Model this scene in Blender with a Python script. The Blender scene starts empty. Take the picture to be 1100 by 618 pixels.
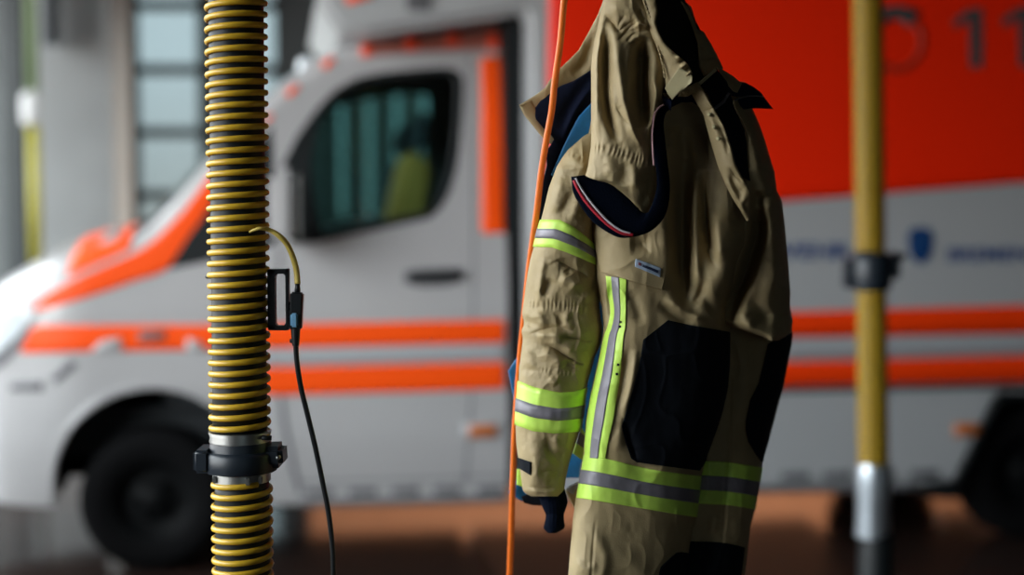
import bpy, bmesh, math, random
import numpy as np
from mathutils import Vector, Matrix

random.seed(7)
rng = np.random.RandomState(11)
SC = bpy.context.scene
COL = SC.collection

# ------------------------------------------------------------------ camera
F = 1100 * 50.0 / 36.0
PITCH = math.radians(3.7)
CAMH = 1.74
CP, SP = math.cos(PITCH), math.sin(PITCH)
cam = bpy.data.objects.new('camera', bpy.data.cameras.new('camera'))
COL.objects.link(cam)
cam.location = (0, 0, CAMH)
cam.rotation_euler = (math.pi / 2 - PITCH, 0, 0)
cam.data.lens = 50
cam.data.sensor_width = 36
cam.data.dof.use_dof = True
cam.data.dof.focus_distance = 2.6
cam.data.dof.aperture_fstop = 1.05
SC.camera = cam


def W(px, py, d):
    """world point at forward distance d (world Y) seen at picture position px, py (arrays ok)"""
    a = (np.asarray(px, float) - 550) / F
    b = (309 - np.asarray(py, float)) / F
    dy = CP + b * SP
    dz = -SP + b * CP
    t = np.asarray(d, float) / dy
    return np.stack([a * t, t * dy, CAMH + t * dz], -1)


def Wv(px, py, d):
    return Vector(W(px, py, d).tolist())


# ------------------------------------------------------------------ materials
def mat(name, rgb, rough=0.6, metal=0.0, noise=0.0, nscale=20, bump=0.0, bscale=200, sheen=0.0, spec=0.5, weave=0.0, coat=0.0):
    m = bpy.data.materials.new(name)
    m.use_nodes = True
    nt = m.node_tree
    b = nt.nodes['Principled BSDF']
    b.inputs['Base Color'].default_value = (*rgb, 1)
    b.inputs['Roughness'].default_value = rough
    b.inputs['Metallic'].default_value = metal
    b.inputs['Specular IOR Level'].default_value = spec
    b.inputs['Coat Weight'].default_value = coat
    b.inputs['Coat Roughness'].default_value = 0.06
    if sheen:
        b.inputs['Sheen Weight'].default_value = sheen
        b.inputs['Sheen Roughness'].default_value = 0.5
    tc = nt.nodes.new('ShaderNodeTexCoord')
    if noise:
        n = nt.nodes.new('ShaderNodeTexNoise')
        n.inputs['Scale'].default_value = nscale
        n.inputs['Detail'].default_value = 5
        nt.links.new(tc.outputs['Object'], n.inputs['Vector'])
        r = nt.nodes.new('ShaderNodeMapRange')
        r.inputs[1].default_value = 0.3
        r.inputs[2].default_value = 0.7
        r.inputs[3].default_value = 1 - noise
        r.inputs[4].default_value = 1 + noise
        nt.links.new(n.outputs['Fac'], r.inputs[0])
        mx = nt.nodes.new('ShaderNodeMix')
        mx.data_type = 'RGBA'
        mx.blend_type = 'MULTIPLY'
        mx.inputs[0].default_value = 1
        mx.inputs[6].default_value = (*rgb, 1)
        nt.links.new(r.outputs[0], mx.inputs[7])
        nt.links.new(mx.outputs[2], b.inputs['Base Color'])
    if bump or weave:
        n2 = nt.nodes.new('ShaderNodeTexNoise')
        n2.inputs['Scale'].default_value = bscale
        n2.inputs['Detail'].default_value = 4
        nt.links.new(tc.outputs['Object'], n2.inputs['Vector'])
        bp = nt.nodes.new('ShaderNodeBump')
        bp.inputs['Strength'].default_value = bump
        bp.inputs['Distance'].default_value = 0.002
        nt.links.new(n2.outputs['Fac'], bp.inputs['Height'])
        nt.links.new(bp.outputs['Normal'], b.inputs['Normal'])
    return m


KHAKI = mat('khaki_cloth', (0.365, 0.282, 0.147), 0.62, noise=0.10, nscale=14, bump=0.25, bscale=420, spec=0.45)
KHAKI_L = mat('beige_label_cloth', (0.50, 0.44, 0.25), 0.7, bump=0.2, bscale=300, noise=0.05)
BLACKC = mat('black_coated_cloth', (0.006, 0.008, 0.012), 0.75, bump=0.2, bscale=500, spec=0.12)
NAVY = mat('navy_cloth', (0.006, 0.010, 0.030), 0.85, bump=0.3, bscale=500, spec=0.15)
KNIT = mat('navy_knit', (0.0025, 0.0045, 0.011), 0.95, bump=0.5, bscale=300, spec=0.04)
BLUE = mat('blue_lining', (0.012, 0.17, 0.44), 0.5, bump=0.2, bscale=300, noise=0.15, nscale=40)
HIVIS = mat('fluorescent_yellow_tape', (0.60, 0.90, 0.13), 0.5, noise=0.05, nscale=60, bump=0.15, bscale=600, coat=0.12)
SILVER = mat('silver_reflective_tape', (0.215, 0.205, 0.235), 0.45, metal=0.1, noise=0.12, nscale=35, bump=0.15, bscale=700)
RED = mat('red_piping', (0.45, 0.012, 0.03), 0.6)
WHITEP = mat('white_piping', (0.72, 0.66, 0.72), 0.6)
LABELB = mat('label_border', (0.36, 0.45, 0.58), 0.6)
LABELD = mat('label_dark', (0.01, 0.02, 0.06), 0.6)
ORANGEC = mat('orange_cable', (0.85, 0.17, 0.012), 0.42, noise=0.05, coat=0.08)
YRIB = mat('yellow_rib_plastic', (0.56, 0.345, 0.018), 0.4, noise=0.10, nscale=60, coat=0.08)
HOSEB = mat('black_hose_rubber', (0.005, 0.007, 0.008), 0.5, noise=0.2, nscale=60, spec=0.25)
PLAST = mat('black_plastic', (0.006, 0.008, 0.010), 0.38, bump=0.1, bscale=300, spec=0.5)
COLLARM = mat('dark_blue_black_rubber', (0.008, 0.014, 0.022), 0.42, spec=0.5)
STEEL = mat('steel', (0.40, 0.41, 0.40), 0.36, metal=1.0, noise=0.1)
GALV = mat('galvanised_pipe', (0.42, 0.46, 0.50), 0.35, metal=0.8, noise=0.15, nscale=12)
WIREY = mat('yellow_wire', (0.62, 0.47, 0.10), 0.45)
BLUEP = mat('pale_blue_plastic', (0.16, 0.36, 0.55), 0.4)
AWHITE = mat('ambulance_white_paint', (0.42, 0.41, 0.415), 0.34, coat=0.5, noise=0.02, nscale=3)
AORANGE = mat('orange_reflective_film', (1.0, 0.085, 0.0), 0.5, spec=0.3)
ABOXOR = mat('red_orange_film', (1.0, 0.05, 0.0), 0.5, spec=0.3)
ARED = mat('red_orange_paint', (1.0, 0.022, 0.0), 0.45, spec=0.3)
ASILVER = mat('silver_film', (0.40, 0.41, 0.43), 0.4)
ABLACK = mat('black_trim', (0.006, 0.008, 0.009), 0.55, spec=0.3)
ADARK = mat('dark_interior', (0.012, 0.015, 0.018), 0.7)
AGREY = mat('grey_trim', (0.12, 0.12, 0.13), 0.5)
TEXTB = mat('blue_lettering_film', (0.02, 0.06, 0.22), 0.5)
EMBL = mat('emblem_blue', (0.003, 0.045, 0.17), 0.45)
TEXTG = mat('grey_lettering_film', (0.06, 0.075, 0.08), 0.4)
AMBER = mat('amber_marker', (0.55, 0.14, 0.02), 0.3, coat=0.4)
LAMPW = mat('lamp_lens', (0.65, 0.70, 0.74), 0.15, coat=0.6, noise=0.15, nscale=25)
TYRE = mat('tyre_rubber', (0.004, 0.004, 0.0045), 0.85, spec=0.1)
RIM = mat('dark_rim', (0.004, 0.0045, 0.005), 0.6, metal=0.0, spec=0.12)
WALLM = mat('dark_wall', (0.02, 0.025, 0.028), 0.8, noise=0.1, nscale=2)
WALLL = mat('pale_plaster', (0.13, 0.14, 0.14), 0.85, noise=0.05, nscale=2)
CONC = mat('column_concrete', (0.66, 0.69, 0.69), 0.8, noise=0.06, nscale=3)
FRAMEM = mat('steel_blue_frame', (0.13, 0.17, 0.20), 0.5)
DARKFR = mat('dark_frame', (0.012, 0.018, 0.02), 0.5)
CEILM = mat('ceiling_paint', (0.10, 0.10, 0.10), 0.9)
YPOST = mat('yellow_post_paint', (0.36, 0.33, 0.05), 0.5)
WHITEM = mat('white_enamel', (0.5, 0.5, 0.5), 0.4)


def glass(name, tint, gloss_mix=0.0, rough=0.02, ior=1.5):
    m = bpy.data.materials.new(name)
    m.use_nodes = True
    nt = m.node_tree
    nt.nodes.clear()
    out = nt.nodes.new('ShaderNodeOutputMaterial')
    mix = nt.nodes.new('ShaderNodeMixShader')
    tr = nt.nodes.new('ShaderNodeBsdfTransparent')
    gl = nt.nodes.new('ShaderNodeBsdfGlossy')
    fr = nt.nodes.new('ShaderNodeFresnel')
    fr.inputs['IOR'].default_value = ior
    ad = nt.nodes.new('ShaderNodeMath')
    ad.operation = 'ADD'
    ad.use_clamp = True
    ad.inputs[1].default_value = gloss_mix
    tr.inputs['Color'].default_value = (*tint, 1)
    gl.inputs['Roughness'].default_value = rough
    gl.inputs['Color'].default_value = (0.9, 0.95, 0.95, 1)
    nt.links.new(fr.outputs[0], ad.inputs[0])
    nt.links.new(ad.outputs[0], mix.inputs['Fac'])
    nt.links.new(tr.outputs[0], mix.inputs[1])
    nt.links.new(gl.outputs[0], mix.inputs[2])
    nt.links.new(mix.outputs[0], out.inputs['Surface'])
    return m


CABGLASS = glass('tinted_cab_glass', (0.42, 0.66, 0.64), 0.03, ior=1.5)
WSGLASS = glass('windscreen_glass', (0.45, 0.55, 0.55), 0.08, ior=1.6)
HALLGLASS = glass('hall_window_glass', (0.84, 0.93, 0.95), 0.02, rough=0.15)
TEALGLASS = glass('teal_gate_glass', (0.45, 0.82, 0.78), 0.02, rough=0.1)

# floor: terracotta tiles, sealed and shiny
FLOORM = bpy.data.materials.new('terracotta_floor_tiles')
FLOORM.use_nodes = True
_nt = FLOORM.node_tree
_b = _nt.nodes['Principled BSDF']
_tc = _nt.nodes.new('ShaderNodeTexCoord')
_br = _nt.nodes.new('ShaderNodeTexBrick')
_br.offset = 0.0
_br.inputs['Color1'].default_value = (0.034, 0.019, 0.015, 1)
_br.inputs['Color2'].default_value = (0.030, 0.018, 0.015, 1)
_br.inputs['Mortar'].default_value = (0.022, 0.017, 0.015, 1)
_br.inputs['Scale'].default_value = 5
_br.inputs['Mortar Size'].default_value = 0.012
_br.inputs['Brick Width'].default_value = 1
_br.inputs['Row Height'].default_value = 1
_nt.links.new(_tc.outputs['Object'], _br.inputs['Vector'])
_nt.links.new(_br.outputs['Color'], _b.inputs['Base Color'])
_b.inputs['Roughness'].default_value = 0.12
_b.inputs['Specular IOR Level'].default_value = 0.9


# ------------------------------------------------------------------ object helpers
def link_mesh(name, me, m, parent=None, smooth=True):
    if m is not None:
        me.materials.append(m)
    if smooth:
        me.polygons.foreach_set('use_smooth', [True] * len(me.polygons))
    o = bpy.data.objects.new(name, me)
    COL.objects.link(o)
    if parent is not None:
        o.parent = parent
        p = parent
        acc = Matrix.Identity(4)
        chain = []
        while p is not None:
            chain.append(p)
            p = p.parent
        w = Matrix.Identity(4)
        for q in reversed(chain):
            w = w @ q.matrix_parent_inverse @ q.matrix_basis
        o.matrix_parent_inverse = w.inverted()
    return o


def from_np(name, V, Fq, m, parent=None, smooth=True, recalc=True):
    me = bpy.data.meshes.new(name)
    me.from_pydata([tuple(v) for v in np.asarray(V).tolist()], [], [tuple(f) for f in Fq])
    if recalc:
        bm = bmesh.new()
        bm.from_mesh(me)
        bmesh.ops.recalc_face_normals(bm, faces=bm.faces)
        bm.to_mesh(me)
        bm.free()
    me.update()
    return link_mesh(name, me, m, parent, smooth)


def from_bm(name, bm, m, parent=None, smooth=False, autosmooth=None):
    bmesh.ops.recalc_face_normals(bm, faces=bm.faces)
    me = bpy.data.meshes.new(name)
    bm.to_mesh(me)
    bm.free()
    o = link_mesh(name, me, m, parent, smooth)
    if autosmooth is not None:
        me.polygons.foreach_set('use_smooth', [True] * len(me.polygons))
        me.set_sharp_from_angle(angle=math.radians(autosmooth))
    return o


def thing(name, label, cat, loc, group=None):
    o = bpy.data.objects.new(name, None)
    o.empty_display_size = 0.1
    o.location = loc
    COL.objects.link(o)
    return tag(o, label, cat, group)


def tag(o, label, cat, group=None):
    o['label'] = label
    o['category'] = cat
    if group:
        o['group'] = group
    return o


def structure(o):
    o['kind'] = 'structure'
    return o


def box_bm(bm, c, s, rot=None, bevel=0.0, seg=2):
    g = bmesh.ops.create_cube(bm, size=1)
    vs = g['verts']
    for v in vs:
        v.co = Vector((v.co.x * s[0], v.co.y * s[1], v.co.z * s[2]))
    if bevel:
        es = list({e for v in vs for e in v.link_edges})
        r = bmesh.ops.bevel(bm, geom=es, offset=bevel, segments=seg, affect='EDGES')
        vs = list({v for f in r['faces'] for v in f.verts} | {v for v in vs if v.is_valid})
    M = Matrix.Translation(c)
    if rot is not None:
        M = M @ rot
    bmesh.ops.transform(bm, matrix=M, verts=[v for v in vs if v.is_valid])


def box(name, c, s, m, parent=None, bevel=0.0, rot=None):
    bm = bmesh.new()
    box_bm(bm, Vector(c), s, rot, bevel)
    return from_bm(name, bm, m, parent, autosmooth=40 if bevel else None)


def tube(name, pts, r, m, parent=None, seg=14, closed_ends=True):
    P = np.array([list(p) for p in pts], float)
    n = len(P)
    R = np.full(n, r) if np.isscalar(r) else np.array(r)
    T = np.gradient(P, axis=0)
    T /= np.linalg.norm(T, axis=1)[:, None] + 1e-12
    up = np.array([0.0, 1, 0]) if abs(T[0][1]) < 0.9 else np.array([1.0, 0, 0])
    nrm = up - T[0] * up.dot(T[0])
    nrm /= np.linalg.norm(nrm)
    V = []
    for i in range(n):
        nrm = nrm - T[i] * nrm.dot(T[i])
        nrm /= np.linalg.norm(nrm)
        bn = np.cross(T[i], nrm)
        for k in range(seg):
            a = 2 * math.pi * k / seg
            V.append(P[i] + R[i] * (math.cos(a) * nrm + math.sin(a) * bn))
    Fq = []
    for i in range(n - 1):
        for k in range(seg):
            Fq.append((i * seg + k, i * seg + (k + 1) % seg, (i + 1) * seg + (k + 1) % seg, (i + 1) * seg + k))
    if closed_ends:
        Fq.append(tuple(range(seg)))
        Fq.append(tuple((n - 1) * seg + k for k in range(seg)))
    return from_np(name, V, Fq, m, parent)


def smooth_path(pts, n):
    """Catmull-Rom through points (any dimension)"""
    P = np.array([list(p) for p in pts], float)
    if len(P) == 2:
        t = np.linspace(0, 1, n)[:, None]
        return P[0] * (1 - t) + P[1] * t
    L = np.concatenate([[0], np.cumsum(np.linalg.norm(np.diff(P, axis=0), axis=1))])
    s = np.linspace(0, L[-1], n)
    out = np.zeros((n, P.shape[1]))
    Q = np.vstack([2 * P[0] - P[1], P, 2 * P[-1] - P[-2]])
    for i, x in enumerate(s):
        k = min(max(np.searchsorted(L, x, side='right') - 1, 0), len(P) - 2)
        t = (x - L[k]) / max(L[k + 1] - L[k], 1e-9)
        p0, p1, p2, p3 = Q[k], Q[k + 1], Q[k + 2], Q[k + 3]
        out[i] = 0.5 * (2 * p1 + (-p0 + p2) * t + (2 * p0 - 5 * p1 + 4 * p2 - p3) * t * t + (-p0 + 3 * p1 - 3 * p2 + p3) * t ** 3)
    return out


def linear_path(pts, n):
    P = np.array([list(p) for p in pts], float)
    L = np.concatenate([[0], np.cumsum(np.linalg.norm(np.diff(P, axis=0), axis=1))])
    s = np.linspace(0, L[-1], n)
    return np.stack([np.interp(s, L, P[:, k]) for k in range(P.shape[1])], -1)


def lathe(name, prof, c, m, parent=None, seg=48, axis='z', smooth=True):
    """prof: list of (r, h)"""
    V, Fq = [], []
    n = len(prof)
    for (r, h) in prof:
        for k in range(seg):
            a = 2 * math.pi * k / seg
            if axis == 'z':
                V.append((c[0] + r * math.cos(a), c[1] + r * math.sin(a), c[2] + h))
            else:
                V.append((c[0] + r * math.cos(a), c[1] + h, c[2] + r * math.sin(a)))
    for i in range(n - 1):
        for k in range(seg):
            Fq.append((i * seg + k, i * seg + (k + 1) % seg, (i + 1) * seg + (k + 1) % seg, (i + 1) * seg + k))
    Fq.append(tuple(range(seg)))
    Fq.append(tuple((n - 1) * seg + k for k in range(seg)))
    o = from_np(name, V, Fq, m, parent, smooth)
    if smooth:
        o.data.set_sharp_from_angle(angle=math.radians(40))
    return o


# ------------------------------------------------------------------ noise
_perm = rng.rand(256, 256)


def vnoise(x, y):
    x = np.asarray(x, float)
    y = np.asarray(y, float)
    xi = np.floor(x).astype(int)
    yi = np.floor(y).astype(int)
    fx = x - xi
    fy = y - yi
    fx = fx * fx * (3 - 2 * fx)
    fy = fy * fy * (3 - 2 * fy)
    g = lambda a, b: _perm[a % 256, b % 256]
    return (g(xi, yi) * (1 - fx) + g(xi + 1, yi) * fx) * (1 - fy) + (g(xi, yi + 1) * (1 - fx) + g(xi + 1, yi + 1) * fx) * fy - 0.5


def fbm(x, y, o=4):
    s = 0
    a = 1
    for k in range(o):
        s = s + a * vnoise(x * 2 ** k + 17.3 * k, y * 2 ** k + 5.1 * k)
        a *= 0.5
    return s


# ------------------------------------------------------------------ cloth
def fold_sum(folds, x, y):
    """folds: (kind, [(px,py)...], width_px, amp_mm).  Positive = toward the viewer side."""
    tot = np.zeros_like(x)
    for fd in folds:
        kind, pts, w, amp = fd[:4]
        if kind == 'pucker':          # gathers along a seam: (kind, [(x,y)..], height, amp, pitch)
            pitch = fd[4]
            P = np.array(pts, float)
            best = np.full(x.shape, 1e9)
            along = np.zeros_like(x)
            acc = 0
            for i in range(len(P) - 1):
                a, b = P[i], P[i + 1]
                L = np.hypot(*(b - a))
                t = np.clip(((x - a[0]) * (b - a)[0] + (y - a[1]) * (b - a)[1]) / L ** 2, 0, 1)
                dd = np.hypot(x - a[0] - t * (b - a)[0], y - a[1] - t * (b - a)[1])
                mk = dd < best
                best = np.where(mk, dd, best)
                along = np.where(mk, acc + t * L, along)
                acc += L
            ends = np.clip(np.minimum(along, acc - along) / (pitch), 0, 1)
            ph = along + 2.2 * pitch * vnoise(along / pitch / 2.3, best * 0 + 3.7)
            tot += amp * 1e-3 * np.cos(2 * np.pi * ph / pitch) * np.exp(-(best / w) ** 2) * ends
            tot -= 0.6 * amp * 1e-3 * np.exp(-(best / 1.6) ** 2) * ends
            continue
        P = smooth_path(pts, 24) if len(pts) > 2 else np.array(pts, float)
        best = np.full(x.shape, 1e9)
        sd = np.zeros_like(x)
        taper = np.ones_like(x)
        N = len(P) - 1
        for i in range(N):
            a, b = P[i], P[i + 1]
            v = b - a
            L2 = v.dot(v) + 1e-9
            t = np.clip(((x - a[0]) * v[0] + (y - a[1]) * v[1]) / L2, 0, 1)
            dx, dy = x - a[0] - t * v[0], y - a[1] - t * v[1]
            dd = np.hypot(dx, dy)
            mk = dd < best
            best = np.where(mk, dd, best)
            sd = np.where(mk, np.sign(v[0] * dy - v[1] * dx) * dd, sd)
            s = (i + t) / N
            taper = np.where(mk, np.clip(np.minimum(s, 1 - s) * 4, 0.12, 1), taper)
        if kind == 'g':
            tot += amp * 1e-3 * np.exp(-(best / w) ** 2) * taper
        elif kind == 'v':
            tot += amp * 1e-3 * np.exp(-best / w) * taper
        elif kind == 's':             # flap step: high on the right-hand side of the line (screen), then fading
            fall = fd[4] if len(fd) > 4 else 25
            tot += amp * 1e-3 * (1 / (1 + np.exp(-np.clip(sd / w, -30, 30)))) * np.exp(-np.maximum(sd, 0) / fall) * taper
    return tot


def box_smooth(a, k):
    if k < 2:
        return a
    p = np.pad(a, (k // 2, k - 1 - k // 2), mode='edge')
    # keep end slope
    return np.convolve(p, np.ones(k) / k, 'valid')


class Shell:
    """closed cloth tube whose outline is given row by row"""

    def __init__(self, rows, D, T, Tb=None, p=2.0, tilt=0.0, folds=(), noise=2.0, nscale=(26, 40), seed=0.0, sm=7, edge=0.0, crease=2.0, famp=1.0):
        self.crease, self.famp = crease, famp
        self.rows = np.array(rows, float)
        self.y0, self.y1 = self.rows[0, 0], self.rows[-1, 0]
        ys = np.arange(self.y0, self.y1 + 1, 1.0)
        self.ys = ys
        xl = np.interp(ys, self.rows[:, 0], self.rows[:, 1])
        xr = np.interp(ys, self.rows[:, 0], self.rows[:, 2])
        self.xl, self.xr = box_smooth(xl, sm), box_smooth(xr, sm)
        if edge:
            self.xl = self.xl + edge * 2 * fbm(ys / 14.0 + seed, ys * 0 + seed, 3)
            self.xr = self.xr + edge * 2 * fbm(ys / 14.0 + seed + 40, ys * 0 + seed, 3)
        self.D, self.T = np.array(D, float), np.array(T, float)
        self.Tb = self.T if Tb is None else np.array(Tb, float)
        self.p, self.tilt, self.folds, self.noise, self.nscale, self.seed = p, tilt, folds, noise, nscale, seed

    def lr(self, y):
        return np.interp(y, self.ys, self.xl), np.interp(y, self.ys, self.xr)

    def _u(self, x, y):
        l, r = self.lr(y)
        return np.clip((x - (l + r) / 2) / np.maximum((r - l) / 2, 0.5), -1, 1)

    def prof(self, u):
        return np.maximum(1 - np.abs(u) ** self.p, 0) ** 0.5

    def mid(self, u, y):
        return np.interp(y, self.D[:, 0], self.D[:, 1]) + self.tilt * u

    def front(self, x, y):
        u = self._u(x, y)
        w = np.clip((1 - np.abs(u)) * 6, 0, 1)
        w = w * w * (3 - 2 * w)
        n = self.noise * 1e-3 * fbm(x / self.nscale[0] + self.seed, y / self.nscale[1] + self.seed * 1.7, 4)
        wx = x + 14 * fbm(x / 40 + self.seed, y / 40, 2)
        wy = y + 14 * fbm(x / 40 + 31, y / 40 + self.seed, 2)
        rid = 1 - 2 * np.abs(vnoise(wx / 19 + self.seed * 3, wy / 33 + 7)) * 2
        n = n + self.crease * 1e-3 * np.maximum(rid, 0) ** 2.5 * (0.4 + np.clip(fbm(x / 60 + 5, y / 60 + self.seed, 2) * 1.6 + 0.5, 0, 1))
        return self.mid(u, y) - np.interp(y, self.T[:, 0], self.T[:, 1]) * self.prof(u) - (self.famp * fold_sum(self.folds, x, y) + n) * w

    def back(self, x, y):
        u = self._u(x, y)
        n = 3.0 * self.noise * 1e-3 * fbm(x / 30 + 9 + self.seed, y / 45 + 3, 3) * (1 - np.abs(u) ** 4)
        return self.mid(u, y) + np.interp(y, self.Tb[:, 0], self.Tb[:, 1]) * self.prof(u) + n

    def build(self, name, m, parent, res=1.2, hem_bottom=True, hem_top=True):
        ny = int((self.y1 - self.y0) / res) + 1
        wmax = np.max(self.xr - self.xl)
        nu = max(14, int(wmax / res))
        nb = max(10, int(nu / 4))
        yy = np.linspace(self.y0, self.y1, ny)
        uf = np.sin(np.linspace(-1, 1, nu) * math.pi / 2) * 0.35 + np.linspace(-1, 1, nu) * 0.65
        ub = np.sin(np.linspace(1, -1, nb) * math.pi / 2)[1:-1]
        l, r = self.lr(yy)
        c, h = (l + r) / 2, (r - l) / 2
        XF = c[:, None] + h[:, None] * uf[None]
        YF = np.repeat(yy[:, None], nu, 1)
        XB = c[:, None] + h[:, None] * ub[None]
        YB = np.repeat(yy[:, None], nb - 2, 1)
        VF = W(XF, YF, self.front(XF, YF))
        VB = W(XB, YB, self.back(XB, YB))
        V = np.concatenate([VF, VB], 1)
        n = V.shape[1]
        Fq = []
        idx = np.arange(ny * n).reshape(ny, n)
        a = idx[:-1]
        b = idx[1:]
        q = np.stack([a, np.roll(a, -1, 1), np.roll(b, -1, 1), b], -1).reshape(-1, 4)
        Fq = q.tolist()
        V = V.reshape(-1, 3)
        extra = []
        for hem, row, sgn in ((hem_top, 0, -1), (hem_bottom, ny - 1, 1)):
            ring = idx[row]
            if hem:
                R = V[ring]
                ctr = R.mean(0)
                base = len(V) + sum(len(e) for e in extra)
                R1 = ctr + (R - ctr) * 0.94
                R2 = ctr + (R - ctr) * 0.80 + np.array([0, 0, sgn * 0.02])
                extra += [R1, R2]
                i1 = base + np.arange(n)
                i2 = base + n + np.arange(n)
                for A, B in ((ring, i1), (i1, i2)):
                    Fq += np.stack([A, np.roll(A, -1), np.roll(B, -1), B], -1).tolist()
                Fq.append(i2.tolist())
            else:
                Fq.append(ring.tolist())
        if extra:
            V = np.concatenate([V] + extra, 0)
        return from_np(name, V, Fq, m, parent)


def grid_solid(name, FV, BV, m, parent, smooth=True):
    """two grids (n,m,3): front and back, closed around the rim"""
    n, k = FV.shape[:2]
    V = np.concatenate([FV.reshape(-1, 3), BV.reshape(-1, 3)], 0)
    i = np.arange(n * k).reshape(n, k)
    j = i + n * k
    q = [np.stack([i[:-1, :-1], i[1:, :-1], i[1:, 1:], i[:-1, 1:]], -1).reshape(-1, 4),
         np.stack([j[:-1, :-1], j[:-1, 1:], j[1:, 1:], j[1:, :-1]], -1).reshape(-1, 4)]
    loop = np.concatenate([i[:, 0], i[-1, 1:], i[::-1, -1][1:], i[0, ::-1][1:-1]])
    l2 = np.roll(loop, -1)
    q.append(np.stack([loop, l2, l2 + n * k, loop + n * k], -1))
    return from_np(name, V, np.concatenate(q).tolist(), m, parent, smooth)


def edges_grid(A, B, na, nb, smooth=True):
    f = smooth_path if smooth else linear_path
    PA, PB = f(A, na), f(B, na)
    t = np.linspace(0, 1, nb)[None, :, None]
    return PA[:, None] * (1 - t) + PB[:, None] * t


def patch(name, A, B, part, off, m, parent, res=1.5, thick=2.0, smooth=False):
    """cloth piece sewn on the front of a shell; A, B are two opposite borders. off, thick in mm"""
    la = np.sum(np.linalg.norm(np.diff(np.array(A, float), axis=0), axis=1))
    lb = np.max(np.linalg.norm(linear_path(A, 10) - linear_path(B, 10), axis=1))
    G = edges_grid(A, B, max(6, int(la / res)), max(4, int(lb / res)), smooth)
    X, Y = G[..., 0], G[..., 1]
    l, r = part.lr(Y)
    X = np.clip(X, l - 0.6, r + 0.6)
    d = part.front(X, Y)
    # soft pillow toward the border
    return grid_solid(name, W(X, Y, d - off * 1e-3), W(X, Y, d - off * 1e-3 + thick * 1e-3), m, parent)


def sheet(name, A, B, dA, dB, m, parent, res=1.5, thick=5.0, bulge=0.0, folds=(), noise=1.0, seed=0.0, smooth=True, p=2):
    """free cloth piece between two borders with its own distances along each border"""
    la = np.sum(np.linalg.norm(np.diff(np.array(A, float), axis=0), axis=1))
    lb = np.max(np.linalg.norm(linear_path(A, 10) - linear_path(B, 10), axis=1))
    na, nb = max(8, int(la / res)), max(6, int(lb / res))
    G = edges_grid(A, B, na, nb, smooth)
    X, Y = G[..., 0], G[..., 1]
    s = np.linspace(0, 1, na)[:, None]
    t = np.linspace(0, 1, nb)[None]
    ev = lambda q: np.interp(s, np.linspace(0, 1, len(q)), q) if not np.isscalar(q) else np.full_like(s, q)
    d = ev(dA) * (1 - t) + ev(dB) * t
    prof = np.maximum(1 - np.abs(2 * t - 1) ** p, 0) ** 0.5
    d = d - bulge * 1e-3 * prof - fold_sum(folds, X, Y) - noise * 1e-3 * fbm(X / 22 + seed, Y / 30 + seed, 4)
    th = thick * 1e-3 * (0.25 + 0.75 * prof)
    return grid_solid(name, W(X, Y, d), W(X, Y, d + th), m, parent)


def ring_band(name, top, bot, part, off, m, parent, ns=44, nh=8):
    """tape sewn right round a sleeve or leg. top/bot: [(s,y)] with s 0..1 across the front; the back mirrors it"""
    s = np.linspace(0, 1, ns)
    u = np.sin((s - 0.5) * math.pi) * 0.6 + (2 * s - 1) * 0.4
    sx = (u + 1) / 2
    yt = np.interp(sx, [a[0] for a in top], [a[1] for a in top])
    yb = np.interp(sx, [a[0] for a in bot], [a[1] for a in bot])
    k = np.linspace(0, 1, nh)[None]
    Y = yt[:, None] * (1 - k) + yb[:, None] * k
    l, r = part.lr(Y)
    U = np.repeat(u[:, None], nh, 1)
    X = (l + r) / 2 + U * (r - l) / 2
    o = off * 1e-3
    xo = U * o * 590
    dF = part.front(X, Y)
    dB = part.back(X, Y)
    fr = W(X + xo, Y, dF - o * (1 - U ** 6))
    bk = W(X + xo, Y, dB + o * (1 - U ** 6))
    V = np.concatenate([fr, bk[1:-1][::-1]], 0)       # ring around
    xi = -U * 0.0012 * 590
    fi = W(X + xi, Y, dF + 0.0015)
    bi = W(X + xi, Y, dB - 0.0015)
    VI = np.concatenate([fi, bi[1:-1][::-1]], 0)
    n = len(V)
    allv = np.concatenate([V.reshape(-1, 3), VI.reshape(-1, 3)])
    i = np.arange(n * nh).reshape(n, nh)
    j = i + n * nh
    q = []
    i2 = np.roll(i, -1, 0)
    j2 = np.roll(j, -1, 0)
    q.append(np.stack([i[:, :-1], i2[:, :-1], i2[:, 1:], i[:, 1:]], -1).reshape(-1, 4))
    q.append(np.stack([j[:, :-1], j[:, 1:], j2[:, 1:], j2[:, :-1]], -1).reshape(-1, 4))
    q.append(np.stack([i[:, 0], j[:, 0], j2[:, 0], i2[:, 0]], -1))
    q.append(np.stack([i[:, -1], i2[:, -1], j2[:, -1], j[:, -1]], -1))
    return from_np(name, allv, np.concatenate(q).tolist(), m, parent)



# ================================================================== the turnout suit
suit = thing('turnout_suit', 'khaki firefighter turnout suit with lime and silver reflective bands hanging from a hook', 'firefighter suit', Wv(690, 760, 2.72))

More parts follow.
